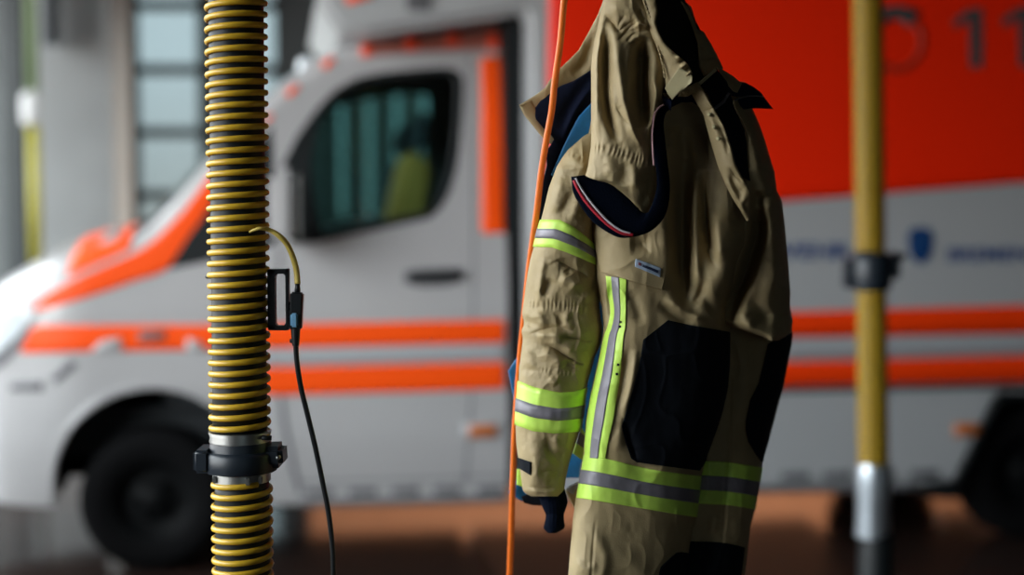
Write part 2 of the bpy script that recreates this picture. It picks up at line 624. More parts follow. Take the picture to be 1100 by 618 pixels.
# --- front body panel -------------------------------------------------------
body_folds = [
    ('g', [(733, 165), (733, 230), (734, 300), (742, 336)], 9, -34),
    ('g', [(748, 190), (747, 240), (748, 290), (752, 318)], 6, 14),
    ('g', [(757, 180), (757, 225), (762, 262), (768, 284)], 5, -18),
    ('g', [(768, 225), (770, 250), (774, 285)], 6, 8),
    ('g', [(772, 120), (786, 180), (790, 240), (778, 310), (772, 360)], 26, 42),
    ('g', [(757, 300), (752, 316), (744, 330)], 4, -8),
    ('g', [(676, 262), (690, 262), (700, 262)], 8, -8),
    ('v', [(688, 258), (692, 266), (700, 272)], 2.5, -4),
    ('g', [(773, 215), (775, 250), (778, 290)], 10, 9),
    ('g', [(717, 150), (714, 210), (716, 260), (719, 300)], 9, 8),
    ('v', [(757, 262), (763, 276), (769, 286)], 3, -6),
    ('g', [(712, 318), (735, 333), (762, 350)], 5, 7),
    ('g', [(706, 325), (728, 341), (745, 350)], 5, -6),
    ('g', [(746, 296), (752, 312), (772, 340)], 6, -6),
    ('g', [(676, 310), (684, 330), (690, 352)], 6, -5),
    ('g', [(684, 372), (679, 410), (668, 450)], 4, 6),
    ('g', [(676, 372), (668, 415), (663, 440)], 4, -5),
    ('v', [(668, 447), (676, 470), (685, 496)], 4, -9),
    ('g', [(672, 440), (666, 470), (662, 488)], 5, 4),
    ('g', [(658, 300), (655, 325), (657, 350)], 4, -9),
    ('g', [(648, 300), (649, 325), (647, 350)], 4, 4),
    ('g', [(700, 200), (730, 260), (715, 300)], 14, -5),
    ('g', [(730, 130), (736, 160), (740, 190)], 8, -8),
    ('g', [(722, 135), (724, 165)], 6, 6),
    ('g', [(630, 560), (650, 600), (640, 640)], 6, 4),
    ('g', [(640, 556), (637, 590), (634, 640)], 1.6, -2.0),
    ('g', [(690, 505), (720, 508), (752, 514)], 4, 5),
    ('g', [(660, 590), (690, 620), (700, 650)], 10, 4),
    ('g', [(616, 600), (630, 612), (642, 605)], 5, 4),
    ('g', [(785, 228), (796, 240), (810, 246)], 6, -9),
    ('g', [(790, 250), (786, 280), (780, 310)], 8, 6),
]
body = Shell(
    rows=[(100, 640, 786), (120, 634, 800), (145, 630, 804), (180, 626, 806), (200, 624, 809), (215, 626, 811), (240, 630, 812), (262, 632, 808),
          (279, 634, 799), (308, 640, 790), (328, 646, 783), (350, 648, 784), (361, 647, 785), (380, 644, 785), (405, 638.5, 783), (420, 635, 781),
          (449, 629.5, 774), (480, 627, 763), (490, 626.5, 759), (512, 622.5, 754), (535, 618.5, 751.5), (556, 615.6, 749), (562, 615, 745),
          (589, 612.8, 741), (618, 610.4, 737), (680, 605, 730), (760, 598, 722)],
    D=[(100, 2.735), (230, 2.725), (330, 2.705), (500, 2.705), (760, 2.705)], T=[(100, 0.09), (200, 0.11), (350, 0.105), (500, 0.085), (760, 0.08)],
    Tb=[(100, 0.06), (760, 0.07)], p=3.2, tilt=0.035, folds=body_folds, noise=4.5, nscale=(34, 52), seed=3.1, sm=5, crease=1.8, famp=1.25)
body.build('front_panel', KHAKI, suit, res=1.1)

# --- side panel with its own black reinforcement ------------------------------
side_folds = [
    ('g', [(786, 370), (784, 430), (783, 500), (778, 560), (774, 600)], 1.8, -2.5),
    ('g', [(800, 352), (820, 350), (846, 346)], 6, 7),
    ('g', [(794, 350), (800, 400), (795, 470)], 9, 7),
    ('v', [(797, 452), (804, 476), (818, 498)], 3, -3),
    ('g', [(770, 552), (765, 575)], 6, 5),
    ('g', [(790, 556), (796, 575)], 7, 4),
]
side = Shell(
    rows=[(326, 765, 846), (335, 764, 850), (343, 763, 851), (357, 763, 851), (369, 763, 850), (393, 762, 845.5), (421, 760, 840), (449, 755, 832.5),
          (475, 748, 825.5), (498, 744, 819), (503, 742, 819), (518, 738, 816.5), (540, 735, 813), (548, 733, 811), (564, 730, 806.5), (602, 724, 802),
          (680, 715, 793), (760, 705, 783)],
    D=[(326, 2.85), (500, 2.81), (760, 2.80)], T=[(326, 0.07), (760, 0.07)], p=3.0, tilt=0.02, folds=side_folds, noise=5.0, nscale=(26, 40), seed=8.8, sm=3, crease=3.0, famp=1.3)
side.build('side_panel', KHAKI, suit)

# --- right sleeve, folded back ---------------------------------------------------
rsl_folds = [
    ('g', [(806, 205), (816, 212), (834, 205)], 5, -8),
    ('g', [(806, 225), (822, 225), (838, 214)], 6, 6),
    ('g', [(812, 200), (814, 228), (814, 250), (802, 290), (788, 325), (786, 350)], 7.5, -46),
    ('g', [(830, 225), (832, 280), (828, 330)], 9, 10),
    ('g', [(806, 315), (818, 335), (832, 345)], 7, -8),
    ('g', [(795, 330), (800, 345), (812, 352)], 7, 8),
    ('s', [(850, 343), (838, 348), (824, 352)], 2, 5, 14),
    ('g', [(806, 140), (812, 165), (816, 190)], 5, 5),
    ('g', [(812, 118), (818, 150), (826, 185)], 5, -4),
]
rsl = Shell(
    rows=[(88, 775, 800), (100, 776, 804), (116, 778, 808), (129, 782, 814), (148, 786, 821), (177, 788, 829.5), (184, 788, 832), (205, 790, 834.6),
          (216, 790, 840), (241, 788, 843), (269, 785, 845.5), (285, 780, 847), (314, 774, 849), (336, 770, 848.5), (341, 769, 851), (346, 770, 851.5), (351, 782, 851), (356, 800, 849.5), (361, 816, 845), (366, 826, 836)],
    D=[(88, 2.79), (200, 2.745), (358, 2.755)], T=[(88, 0.05), (160, 0.09), (358, 0.095)], p=2.2, tilt=0.02, folds=rsl_folds, noise=7, nscale=(24, 34), seed=5.5, sm=3, crease=3.5, famp=1.5)
rsl.build('right_sleeve', KHAKI, suit)

# --- left sleeve -----------------------------------------------------------------
lsl_folds = [
    ('g', [(606, 190), (598, 210), (592, 232)], 7, 5),
    ('g', [(617, 205), (608, 220), (602, 235)], 5, -5),
    ('g', [(622, 212), (618, 228), (612, 238)], 5, 4),
    ('g', [(612, 166), (622, 176), (632, 182)], 5, 4),
    ('pucker', [(603, 162), (618, 167), (632, 174)], 3, 1.2, 5),
    ('v', [(594, 284), (601, 281), (612, 287), (624, 293), (638, 302)], 4, -11),
    ('g', [(608, 289), (612, 296)], 4, -6),
    ('g', [(585, 276), (581, 296), (578, 325)], 4, 8),
    ('g', [(592, 298), (588, 310), (582, 318)], 5, -8),
    ('g', [(600, 297), (612, 302), (622, 312)], 8, 9),
    ('g', [(622, 318), (634, 308), (644, 304)], 5, -8),
    ('g', [(618, 300), (630, 316), (632, 326)], 5, 5),
    ('pucker', [(565, 326), (592, 327), (614, 329), (642, 332)], 5, 1.0, 4.6),
    ('g', [(574, 334), (582, 345), (580, 352)], 6, 7),
    ('g', [(596, 334), (602, 344), (608, 350)], 4, -5),
    ('g', [(612, 334), (608, 346), (618, 352)], 4, 5),
    ('g', [(562, 344), (569, 347), (566, 352)], 4, -6),
    ('v', [(568, 360), (585, 354), (600, 352), (618, 358)], 3.5, -8),
    ('g', [(575, 362), (592, 360), (610, 364)], 4.5, 8),
    ('v', [(600, 362), (618, 364), (634, 366), (642, 362)], 3, -9),
    ('v', [(579, 370), (590, 372), (598, 376), (613, 386), (629, 392)], 2.6, -13),
    ('g', [(584, 364), (604, 372), (622, 381)], 4.5, 6),
    ('g', [(580, 379), (596, 384), (600, 396)], 6, 7),
    ('g', [(562, 372), (568, 388), (574, 400)], 6, 5),
    ('g', [(556, 400), (566, 396), (572, 402)], 4, -5),
    ('g', [(604, 392), (622, 398)], 4, -4),
    ('pucker', [(578, 396), (598, 401), (624, 402)], 2.5, 0.8, 5),
    ('g', [(590, 405), (598, 414)], 4, 4),
    ('g', [(585, 470), (592, 486), (600, 500)], 5, -6),
    ('g', [(594, 468), (602, 480), (614, 482)], 5, 5),
    ('g', [(574, 474), (576, 500), (574, 524)], 7, 5),
    ('g', [(606, 474), (600, 500), (592, 524)], 6, -6),
    ('v', [(576, 512), (590, 506), (606, 512)], 3.5, -5),
    ('g', [(566, 527), (584, 529), (602, 527)], 2.2, 3),
    ('g', [(566, 523), (584, 525), (602, 523)], 1.5, -2.5),
    ('g', [(640, 288), (640, 320)], 5, -5),
]
lsl = Shell(
    rows=[(143.5, 632, 640), (146, 627, 642), (151, 621.5, 644), (161, 610, 645), (170, 603.5, 645), (179, 598, 645), (202, 589.5, 645), (228, 583.4, 640),
          (243, 579.2, 638), (254, 576.5, 638), (264, 573.8, 640), (279, 569.5, 642), (292, 567, 643.5), (306, 565, 646), (321, 563, 645), (328, 562, 644), (337, 560.6, 645),
          (345, 562.6, 646), (350, 562.6, 647), (355, 560, 647), (364, 561.6, 646.5), (370, 561, 645), (386, 559, 638), (395, 557.6, 636), (411, 557, 631.5), (418, 556.5, 630),
          (441, 554.6, 626.5), (459, 553.8, 624), (476, 554.4, 618.5), (484, 555.4, 616), (492, 556.6, 613), (504, 558.4, 610), (513, 559.8, 608), (527, 561.5, 606), (531, 565, 604.5), (533.5, 571, 601.5)],
    D=[(143, 2.67), (180, 2.645), (250, 2.655), (330, 2.69), (533, 2.69)], T=[(143, 0.02), (165, 0.05), (200, 0.062), (340, 0.07), (430, 0.064), (533, 0.045)],
    p=2.15, folds=lsl_folds, noise=6.0, nscale=(20, 24), seed=1.3, sm=3, crease=3.0, famp=1.15)
lsl.build('left_sleeve', KHAKI, suit, res=0.9)

# knitted cuff below the sleeve
cuff = Shell(rows=[(524, 575, 606), (532, 578, 608.5), (540, 580.5, 610), (548, 584, 607.5), (553, 586.5, 605.6), (560, 585.4, 606), (566, 583.8, 607), (569, 584.4, 605), (573, 589, 597)],
             D=[(524, 2.692), (573, 2.69)], T=[(524, 0.03), (573, 0.026)], folds=[('g', [(x, 536), (x + 1, 552), (x, 572)], 1.3, -1.6) for x in range(583, 606, 4)] + [('g', [(584, 554), (606, 552)], 4, -3)],
             noise=2.0, seed=2.2, sm=3)
cuff.build('knit_cuff', KNIT, suit)

# --- tapes on the left sleeve ---------------------------------------------------------
UT = [(0.02, 236), (0.35, 236.2), (0.62, 243.5), (0.85, 254), (1.0, 264.5)]
UB = [(0.0, 265), (0.3, 266), (0.5, 270.5), (0.72, 276.5), (1.0, 286)]
lerp2 = lambda A, B, f: [(a, np.interp(a, [p[0] for p in A], [p[1] for p in A]) * (1 - f) + np.interp(a, [p[0] for p in B], [p[1] for p in B]) * f) for a in np.linspace(0, 1, 14)]
t1 = ring_band('reflective_band', UT, UB, lsl, 2.2, HIVIS, suit)
ring_band('silver_stripe', lerp2(UT, UB, 0.33), lerp2(UT, UB, 0.68), lsl, 3.2, SILVER, t1, nh=4)
LT = [(0.0, 409.5), (0.25, 416.5), (0.62, 422), (0.82, 421), (1.0, 416.5)]
LB = [(0.0, 456.5), (0.28, 463.5), (0.6, 466), (1.0, 464)]
t2 = ring_band('reflective_band', LT, LB, lsl, 2.2, HIVIS, suit)
ring_band('silver_stripe', lerp2(LT, LB, 0.39), lerp2(LT, LB, 0.69), lsl, 3.2, SILVER, t2, nh=4)
patch('cuff_strap', [(555.5, 491.5), (570, 496.6)], [(557.5, 503.5), (570, 511)], lsl, 3.5, BLACKC, suit, thick=4)

# --- tapes on the front panel -----------------------------------------------------------
LV = [(650.5, 296.5), (652.5, 315), (655.5, 335), (652, 352), (648.5, 361), (643.5, 385), (639.3, 405), (634, 428), (630.5, 449), (628, 475), (627.6, 492)]
RV = [(673, 299), (672.6, 315), (672.3, 335), (671.8, 352), (670, 361), (668, 385), (666.2, 405), (662.5, 428), (659.6, 449), (653.5, 475), (650.5, 493)]
mixp = lambda A, B, f: [((1 - f) * a[0] + f * b[0], (1 - f) * a[1] + f * b[1]) for a, b in zip(A, B)]
vt = patch('vertical_reflective_band', LV, RV, body, 2.5, HIVIS, suit, res=1.1, smooth=True)
patch('silver_stripe', mixp(LV, RV, 0.26), mixp(LV, RV, 0.64), body, 3.3, SILVER, vt, res=1.1, smooth=True)
for x_, y_ in ((666.5, 346), (665.8, 351), (663.8, 392), (662.6, 402)):
    patch('dark_fleck', [(x_ - 1.3, y_ - 1.4), (x_ + 1.2, y_ - 1.0)], [(x_ - 1.1, y_ + 1.5), (x_ + 1.3, y_ + 1.1)], body, 3.4, BLACKC, vt, thick=1.2, res=0.7)
HTp = [(626.8, 489), (640, 491), (660, 495), (677, 499.3), (700, 504.5), (727, 508.5), (754.5, 512)]
HBp = [(618.6, 535), (632, 536.8), (652, 540.2), (672, 543.6), (698.7, 548), (722, 552), (749.3, 556.2)]
hb = patch('hem_reflective_band', HTp, HBp, body, 2.6, HIVIS, suit, smooth=True)
patch('silver_stripe', mixp(HTp, HBp, 0.34), mixp(HTp, HBp, 0.66), body, 3.5, SILVER, hb, smooth=True)
# --- tape on the side panel
STp = [(740, 495.5), (757.5, 495.5), (770, 496), (786, 497.3), (803, 500), (819.4, 502.6)]
SBp = [(730, 540), (749.7, 541), (763, 542), (779, 542.7), (796, 545), (811.6, 547.8)]
sb = patch('side_reflective_band', STp, SBp, side, 2.6, HIVIS, suit, smooth=True)
patch('silver_stripe', mixp(STp, SBp, 0.34), mixp(STp, SBp, 0.68), side, 3.5, SILVER, sb, smooth=True)

# --- black reinforcements ----------------------------------------------------------------
patch('black_pocket', [(717.6, 344), (705, 354), (691, 365), (688.5, 382), (685.6, 398), (680, 419), (674, 439), (668, 458), (672, 475), (678, 493), (684, 497)],
      [(717.6, 344), (745, 350), (784.5, 357), (784.5, 375), (784, 395), (782, 420), (778, 440), (772.5, 458), (766, 478), (760, 494), (752, 506)], body, 4.5, BLACKC, suit, thick=4)
patch('black_knee_patch', [(732, 593.5), (727, 594), (719, 601), (709.7, 609.5), (707.5, 618), (705, 640), (705, 690)],
      [(741, 594.5), (740.5, 596), (740, 603), (739, 611), (738, 620), (736, 640), (729, 690)], body, 3.0, BLACKC, suit)
patch('black_side_pocket', [(851.5, 357), (842, 362), (825, 369.5), (821, 388), (815, 412), (806, 430), (801.5, 452), (801, 461), (804, 475), (811, 487), (818, 497)],
      [(852, 357), (851.6, 365), (850.6, 370), (846.5, 392), (841, 418), (836.5, 434), (831.8, 452), (829, 462), (825.6, 475), (822, 487), (819.5, 497)], side, 3.2, BLACKC, suit)
patch('black_side_knee_patch', [(722, 581), (744, 582), (771.5, 582.8), (788, 585.5), (800.5, 588.5)], [(705, 690), (730, 690), (750, 690), (770, 690), (788, 690)], side, 3.0, BLACKC, suit, smooth=True)

# --- chest flap with the maker's label --------------------------------------------------
cf = patch('chest_flap', [(626, 212), (630, 225), (633.5, 240), (637.5, 258), (641, 272), (643.2, 284), (646, 292.6)],
           [(705, 214), (713, 225), (716.5, 240), (717.5, 258), (717.5, 272), (716.5, 290), (711.5, 311.5)], body, 13, KHAKI, suit, thick=12, smooth=True, res=1.2)
lb = patch('maker_label', [(682.8, 278), (696, 282.6), (710.2, 288.2)], [(681.8, 286.6), (695, 292), (709.2, 298.2)], body, 16, LABELB, suit, thick=2, res=1)
patch('dark_print', [(690.5, 284.2), (699, 287.4), (707.2, 290.8)], [(690.2, 286.8), (698.6, 290.2), (706.6, 293.8)], body, 17.2, LABELD, lb, thick=1.2, res=1)
patch('red_print', [(685.8, 281.8), (688.8, 283)], [(685.6, 284.8), (688.5, 286)], body, 17.2, mat('dull_red_print', (0.22, 0.06, 0.08), 0.6), lb, thick=1.2, res=1)

# --- collar, standing up behind the hood ---------------------------------------------------
sheet('collar_flap', [(650, -4), (642, 16), (633, 33.5), (621.5, 54), (612.5, 63), (601, 74), (589.5, 87.5), (586, 94), (577, 101), (569, 106), (557.8, 113)],
      [(652, 60), (650, 80), (646, 92), (636, 100), (624, 106), (612, 113), (602, 118), (594, 120), (585, 121), (576, 120), (558.6, 114.2)],
      [2.68, 2.69, 2.68, 2.672], [2.70, 2.70, 2.69, 2.672], KHAKI, suit, thick=6, bulge=6, noise=5, seed=4, smooth=False, res=1.2,
      folds=[('g', [(640, 40), (626, 70), (612, 80)], 5, -9), ('g', [(645, 40), (636, 66)], 4, 6)])
sheet('collar_edge', [(557.6, 112.6), (563, 123.5), (573.5, 136.6), (582, 147), (590, 154.5), (595, 155.4), (598.4, 151), (597.5, 145)],
      [(572, 108), (577, 118), (580, 128), (587.5, 138), (592, 143), (594, 145), (595.5, 145.5), (596, 145)],
      [2.672, 2.69], [2.672, 2.69], KHAKI, suit, thick=6, bulge=5, noise=2, seed=6, smooth=False, res=1)
sheet('collar_lining', [(654, 60), (640, 72), (633, 76.5), (616, 87), (602, 92.5), (588, 102), (580, 109), (573.8, 116.5), (575.4, 128), (584, 138), (591, 144), (595, 150), (590, 158), (586.6, 161.5), (587.4, 178), (583.6, 193), (579, 212), (577, 235), (574, 262)],
      [(662, 80), (662, 92), (660, 100), (656, 110), (652, 118), (648, 126), (645, 132), (642, 138), (640, 144), (636, 150), (632, 156), (628, 160), (624, 166), (620, 172), (616, 180), (612, 195), (606, 210), (600, 235), (592, 262)],
      [2.675, 2.675, 2.672, 2.672, 2.685, 2.71, 2.73], [2.69, 2.695, 2.70, 2.71, 2.72, 2.73, 2.74], NAVY, suit, thick=4, bulge=3, noise=4, seed=9, smooth=False, res=1.2,
      folds=[('g', [(640, 78), (614, 110), (600, 140)], 6, -6), ('g', [(636, 92), (618, 118), (604, 150)], 3, 7)])
sheet('blue_lining', [(640, 104), (634.6, 111), (628, 118), (621.5, 125.5), (613, 141), (604, 160), (599, 172), (592, 188)],
      [(646, 110), (646, 130), (642, 140), (636, 146), (624, 156), (612, 168), (606, 178), (598, 192)], [2.668, 2.668, 2.672, 2.69], [2.672, 2.676, 2.682, 2.70], BLUE, suit,
      thick=4, bulge=4, noise=3, seed=12, smooth=False, res=1.2)

# --- lining and back of the coat, seen past the sleeve -----------------------------------------
sheet('back_lining', [(578, 250), (570, 285), (566, 330), (558, 380), (545.8, 398.6), (550.5, 422), (556.5, 460), (558.5, 490), (558, 512), (551, 521), (545.8, 529), (552, 533.5), (560, 538.5), (566, 539.5)],
      [(640, 250), (646, 285), (650, 330), (648, 380), (644, 400), (640, 425), (632, 455), (629, 470), (626, 492), (624, 502), (622, 514), (617, 510), (608.5, 505), (590, 524)],
      [2.765, 2.80, 2.82, 2.85, 2.875], [2.79, 2.81, 2.83, 2.85, 2.86], BLUE, suit, thick=6, bulge=4, noise=5, seed=15, smooth=False, res=1.5)
sheet('back_hem', [(560, 534), (572, 528), (585, 524), (600, 522)], [(563, 540.5), (572, 543), (583, 543.5), (603, 538)], [2.755, 2.758], [2.755, 2.758], BLACKC, suit, thick=4, bulge=2, smooth=False, res=1.5)
sheet('back_reflective_band', [(624.5, 458), (619.5, 472), (615, 487)], [(630, 470), (629, 480), (625.5, 495)], [2.765, 2.765], [2.77, 2.765], HIVIS, suit, thick=3, bulge=1, noise=1, smooth=False, res=1)
sheet('back_silver_stripe', [(622.5, 463.5), (620.4, 470), (618.8, 476)], [(629, 469), (628.5, 476), (627.5, 482)], [2.761, 2.761], [2.766, 2.761], SILVER, suit, thick=2, bulge=1, noise=1, smooth=False, res=1)
sheet('back_cuff_band', [(555.2, 504), (555.2, 512), (555, 521)], [(563, 504), (563, 512), (563, 524)], [2.757, 2.757], [2.757, 2.757], HIVIS, suit, thick=3, bulge=1, noise=1, smooth=False, res=1)
sheet('back_panel', [(607, 526.5), (611, 536), (617, 546.5)], [(621, 517), (622, 528), (622, 546)], [2.76, 2.76], [2.77, 2.77], KHAKI, suit, thick=5, bulge=3, noise=2, smooth=False, res=1.2)
sheet('grey_lining', [(606.6, 526), (611, 522), (620, 519)], [(616.5, 532), (618, 527), (622, 521)], [2.752, 2.752], [2.752, 2.752], ASILVER, suit, thick=3, bulge=1, noise=1, smooth=False, res=1.2)

# --- hood hanging down over the chest ------------------------------------------------------------
hood_folds = [
    ('g', [(650, -10), (646, 20), (641, 60), (640, 110), (641, 155)], 4, 8),
    ('g', [(652, 26), (651, 60), (651, 100), (656, 132), (666, 156)], 5, -26),
    ('g', [(664, 30), (663, 60), (668, 95), (677, 130), (686, 163)], 5, 9),
    ('g', [(690, 36), (689, 70), (689, 110), (692, 140)], 8.5, -58),
    ('g', [(700, 80), (706, 100), (702, 125), (694, 150)], 3.5, 12),
    ('v', [(646, 14), (656, 22), (664, 33), (672, 28), (684, 20)], 3, -8),
    ('v', [(664, 33), (666, 24), (672, 16)], 3, -6),
    ('v', [(662, 45), (672, 36), (688, 30)], 3, -7),
    ('g', [(655, 10), (670, 8), (682, 14)], 6, 5),
    ('g', [(676, 46), (684, 40), (692, 44)], 4, 6),
    ('v', [(668, 40), (676, 30), (688, 22)], 2.4, -8),
    ('v', [(672, 46), (682, 36), (696, 33)], 2.2, -7),
    ('v', [(650, 20), (660, 27), (668, 38)], 2.4, -6),
    ('g', [(680, 28), (690, 26), (698, 30)], 3, 7),
    ('g', [(686, 8), (690, 18), (694, 26)], 2.5, -6),
    ('v', [(676, 50), (686, 44), (698, 46)], 2.2, -6),
    ('v', [(660, 110), (668, 124), (680, 138)], 2.4, -5),
    ('g', [(672, 100), (680, 120), (684, 138)], 4, -6),
    ('g', [(676, 132), (684, 148), (690, 158)], 3, 6),
    ('pucker', [(634, 158), (650, 159.5), (668, 165), (684, 170), (704, 174)], 5, 1.3, 5.2),
    ('g', [(650, 168), (655, 178), (652, 192)], 6, 5),
    ('g', [(668, 174), (672, 186), (664, 200)], 5, -5),
    ('g', [(678, 176), (682, 190), (680, 204)], 5, 5),
    ('g', [(694, 178), (698, 200), (692, 222)], 6, -8),
]
hood = Shell(
    rows=[(-75, 664, 684), (-60, 656, 690), (-30, 650.5, 694), (0, 647.8, 696), (12, 645, 703), (29, 642, 704), (40, 639.5, 708), (49.5, 637.5, 712), (60, 636, 714), (73, 634.8, 718), (90, 635, 714),
          (110, 635, 709), (130, 635, 705), (150, 635, 703), (158, 634.8, 703), (165, 633.6, 704), (179, 631.5, 706), (190, 628.4, 706.5), (193.5, 630, 706.5), (197, 648, 706), (206, 664, 705), (214, 673, 703), (220, 678, 700.5), (228, 684, 697), (235, 690, 693.5)],
    D=[(-75, 2.60), (0, 2.58), (235, 2.575)], T=[(-75, 0.02), (-20, 0.045), (100, 0.052), (200, 0.045), (235, 0.02)], p=2.4, folds=hood_folds, noise=5, nscale=(16, 34), seed=6.6, sm=3, crease=2.5, famp=1.1)
hood.build('hood', KHAKI, suit, res=0.9)

# gathered rim of the hood opening
rim_f = [('g', [(690 + k * 1.9, -36 + k * 5.2), (707 + k * 1.9, -30 + k * 4.4)], 1.7, 9 if k % 2 else -9) for k in range(0, 24)]
sheet('gathered_rim', [(684, -60), (687, -30), (690, 0), (694, 20), (699, 36), (705, 50), (710, 63), (714, 78), (715, 95)],
      [(694, -60), (700, -30), (704, -2), (706.5, 12), (705, 26), (713, 44), (724, 56), (738, 68), (744, 79)],
      [2.562, 2.548, 2.548, 2.552], [2.56, 2.54, 2.535, 2.535], KHAKI, suit, thick=9, bulge=9, folds=rim_f, noise=4, seed=20, res=0.9)
sheet('drawcord', [(690, 0), (697, 18), (703, 38), (707, 55), (711, 70), (713, 84)], [(692.4, 0), (699.4, 18), (705.4, 37), (709.2, 54), (713, 69), (715.6, 84)],
      [2.538, 2.538], [2.538, 2.538], KHAKI, suit, thick=4, bulge=3, folds=[('g', [(688 + k * 1.4, 2 + k * 4.6), (696 + k * 1.4, 2 + k * 4.6)], 1.0, -2.5) for k in range(18)], noise=1, res=0.8)

# inside of the collar, shade put into its near-black colour, and far rim
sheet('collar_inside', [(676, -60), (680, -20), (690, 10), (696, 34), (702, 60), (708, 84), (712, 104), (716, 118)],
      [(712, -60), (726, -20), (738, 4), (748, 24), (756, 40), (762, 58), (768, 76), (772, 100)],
      [2.66, 2.66, 2.64], [2.74, 2.74, 2.73], mat('collar_shade_cloth', (0.016, 0.018, 0.014), 0.9, spec=0.1), suit, thick=6, bulge=-10, noise=4, seed=23, res=1.5)
sheet('collar_back', [(712, -60), (722, -20), (730, 0), (738, 15), (745, 33), (749, 46), (750, 60), (751, 72), (756, 82)],
      [(722, -60), (730, -14), (734, 0), (742.5, 7), (750, 31), (756, 34), (766, 51), (774, 67), (777, 74)],
      [2.76, 2.75, 2.72, 2.71], [2.78, 2.77, 2.75, 2.73], KHAKI, suit, thick=8, bulge=10, noise=4, seed=25, smooth=False, res=1.1,
      folds=[('v', [(751, 64), (762, 62), (772, 61)], 2.2, -7), ('v', [(748, 36), (754, 33), (757, 32)], 2, -6), ('g', [(757, 44), (762, 54)], 4, 5), ('g', [(752, 54), (756, 50), (766, 50)], 3, -4)])

# --- front opening: placket, hook-and-loop strip, tabs ------------------------------------------------
sheet('neck_shade', [(711, 116), (716, 108), (724, 103), (736, 100), (746, 101)], [(712, 124), (722, 115), (732, 110), (744, 110), (754, 117)],  # navy sheet standing in for the shade inside the neck
      [2.606, 2.606], [2.612, 2.612], NAVY, suit, thick=3, bulge=2, noise=2, smooth=False, res=1.5)
sheet('hook_and_loop_strip', [(750, 88), (758, 96), (766, 114), (776, 132), (785, 158), (789, 175), (797, 190)],
      [(769, 73), (781, 88), (790.5, 119), (800, 140), (803, 160), (804, 180), (806, 195)],
      [2.59, 2.59, 2.595, 2.605, 2.61], [2.62, 2.61, 2.62, 2.635, 2.64], BLACKC, suit, thick=5, bulge=5, noise=3, seed=28, smooth=False, res=1.2)
pl = sheet('placket', [(737, 96), (743, 101.5), (749, 112), (755.5, 123.5), (762, 148), (771, 178), (779, 198), (787, 213.5), (795, 226), (802, 237.5)],
           [(749.5, 88), (756, 97), (761, 106), (766, 115), (777, 134), (786, 160), (790, 176), (799, 194), (806.5, 206), (806, 236)],
           [2.59, 2.585, 2.58, 2.575, 2.58, 2.60], [2.565, 2.56, 2.555, 2.555, 2.565, 2.60], KHAKI, suit, thick=8, bulge=9, noise=3, seed=30, smooth=False, res=1.0,
           folds=[('v', [(754, 119), (762, 118), (767, 114)], 2, -5), ('g', [(760, 122), (768, 140), (772, 152)], 3, 5), ('g', [(768, 125), (778, 146), (783, 168)], 2.5, -5),
                  ('g', [(785, 185), (790, 200), (800, 210)], 3.5, -7), ('g', [(780, 190), (790, 212), (800, 232)], 3.5, 7), ('v', [(784, 180), (792, 191), (800, 196)], 2, -6), ('g', [(803, 208), (797, 220), (803, 234)], 3, 5)])
for sx, sy in ((761.8, 123), (767, 136.5), (771.5, 149)):
    bm = bmesh.new()
    bmesh.ops.create_uvsphere(bm, u_segments=12, v_segments=8, radius=0.0042)
    bmesh.ops.transform(bm, matrix=Matrix.Translation(Wv(sx, sy, 2.5565 - 0.0009 * (sy - 123) + (sy - 123) * 0.0006)), verts=bm.verts)
    from_bm('snap_button', bm, KHAKI_L, pl, smooth=True)
sheet('strap_edge', [(750, 88.5), (758, 82), (768.6, 73.2)], [(752.5, 91.5), (760, 85), (770.2, 76)], [2.583, 2.61], [2.583, 2.61], KHAKI_L, suit, thick=3, bulge=2, noise=0.5, smooth=False, res=0.8)
sheet('strap_end', [(766.5, 115.5), (776, 108), (782, 99)], [(768.2, 118.2), (778, 111), (784.6, 100.5)], [2.585, 2.60], [2.585, 2.60], AGREY, suit, thick=3, bulge=2, noise=0.5, smooth=False, res=0.8)
sheet('shoulder_tab', [(770, 72), (778, 76), (788, 82), (797, 90)], [(776, 84), (782, 92), (787, 98), (792, 100)], [2.66, 2.67], [2.64, 2.64], KHAKI, suit, thick=5, bulge=4, noise=2, seed=33, smooth=False, res=1,
      folds=[('v', [(772, 74), (782, 82), (792, 89)], 1.8, -5)])
sheet('collar_tab', [(781, 90), (790, 88.5), (801, 89), (810, 93.5), (817.5, 99.5)], [(786, 103), (793, 104.5), (803, 103), (812, 103), (820.5, 104)], [2.70, 2.72], [2.69, 2.715], NAVY, suit, thick=5, bulge=4, noise=1.5, seed=35, smooth=False, res=1)
sheet('lower_collar_tab', [(792, 106), (803, 104), (812, 103.4), (821, 104.4)], [(797, 118), (806.5, 116.6), (818, 116.6), (830.5, 117.2)], [2.715, 2.73], [2.72, 2.735], NAVY, suit, thick=5, bulge=3, noise=1, seed=36, smooth=False, res=1)
sheet('tab_edging', [(788, 107.5), (793, 105), (803, 102.8), (812, 102.4), (820.5, 103.2)], [(789.6, 109), (793.6, 106.6), (803, 104.2), (812, 103.8), (821, 104.6)], [2.692, 2.71], [2.692, 2.71], AGREY, suit, thick=2, bulge=1, noise=0.3, smooth=False, res=0.7)
sheet('hook_edging', [(787, 108), (788, 114), (791, 121), (797, 131), (801.4, 144), (802.4, 160), (803.4, 180)], [(789.2, 108), (790, 114), (793, 120), (799, 130.5), (803.4, 144), (804.4, 160), (805.4, 180)],
      [2.60, 2.615, 2.63], [2.60, 2.615, 2.63], KHAKI, suit, thick=3, bulge=2, noise=0.5, smooth=False, res=0.8)
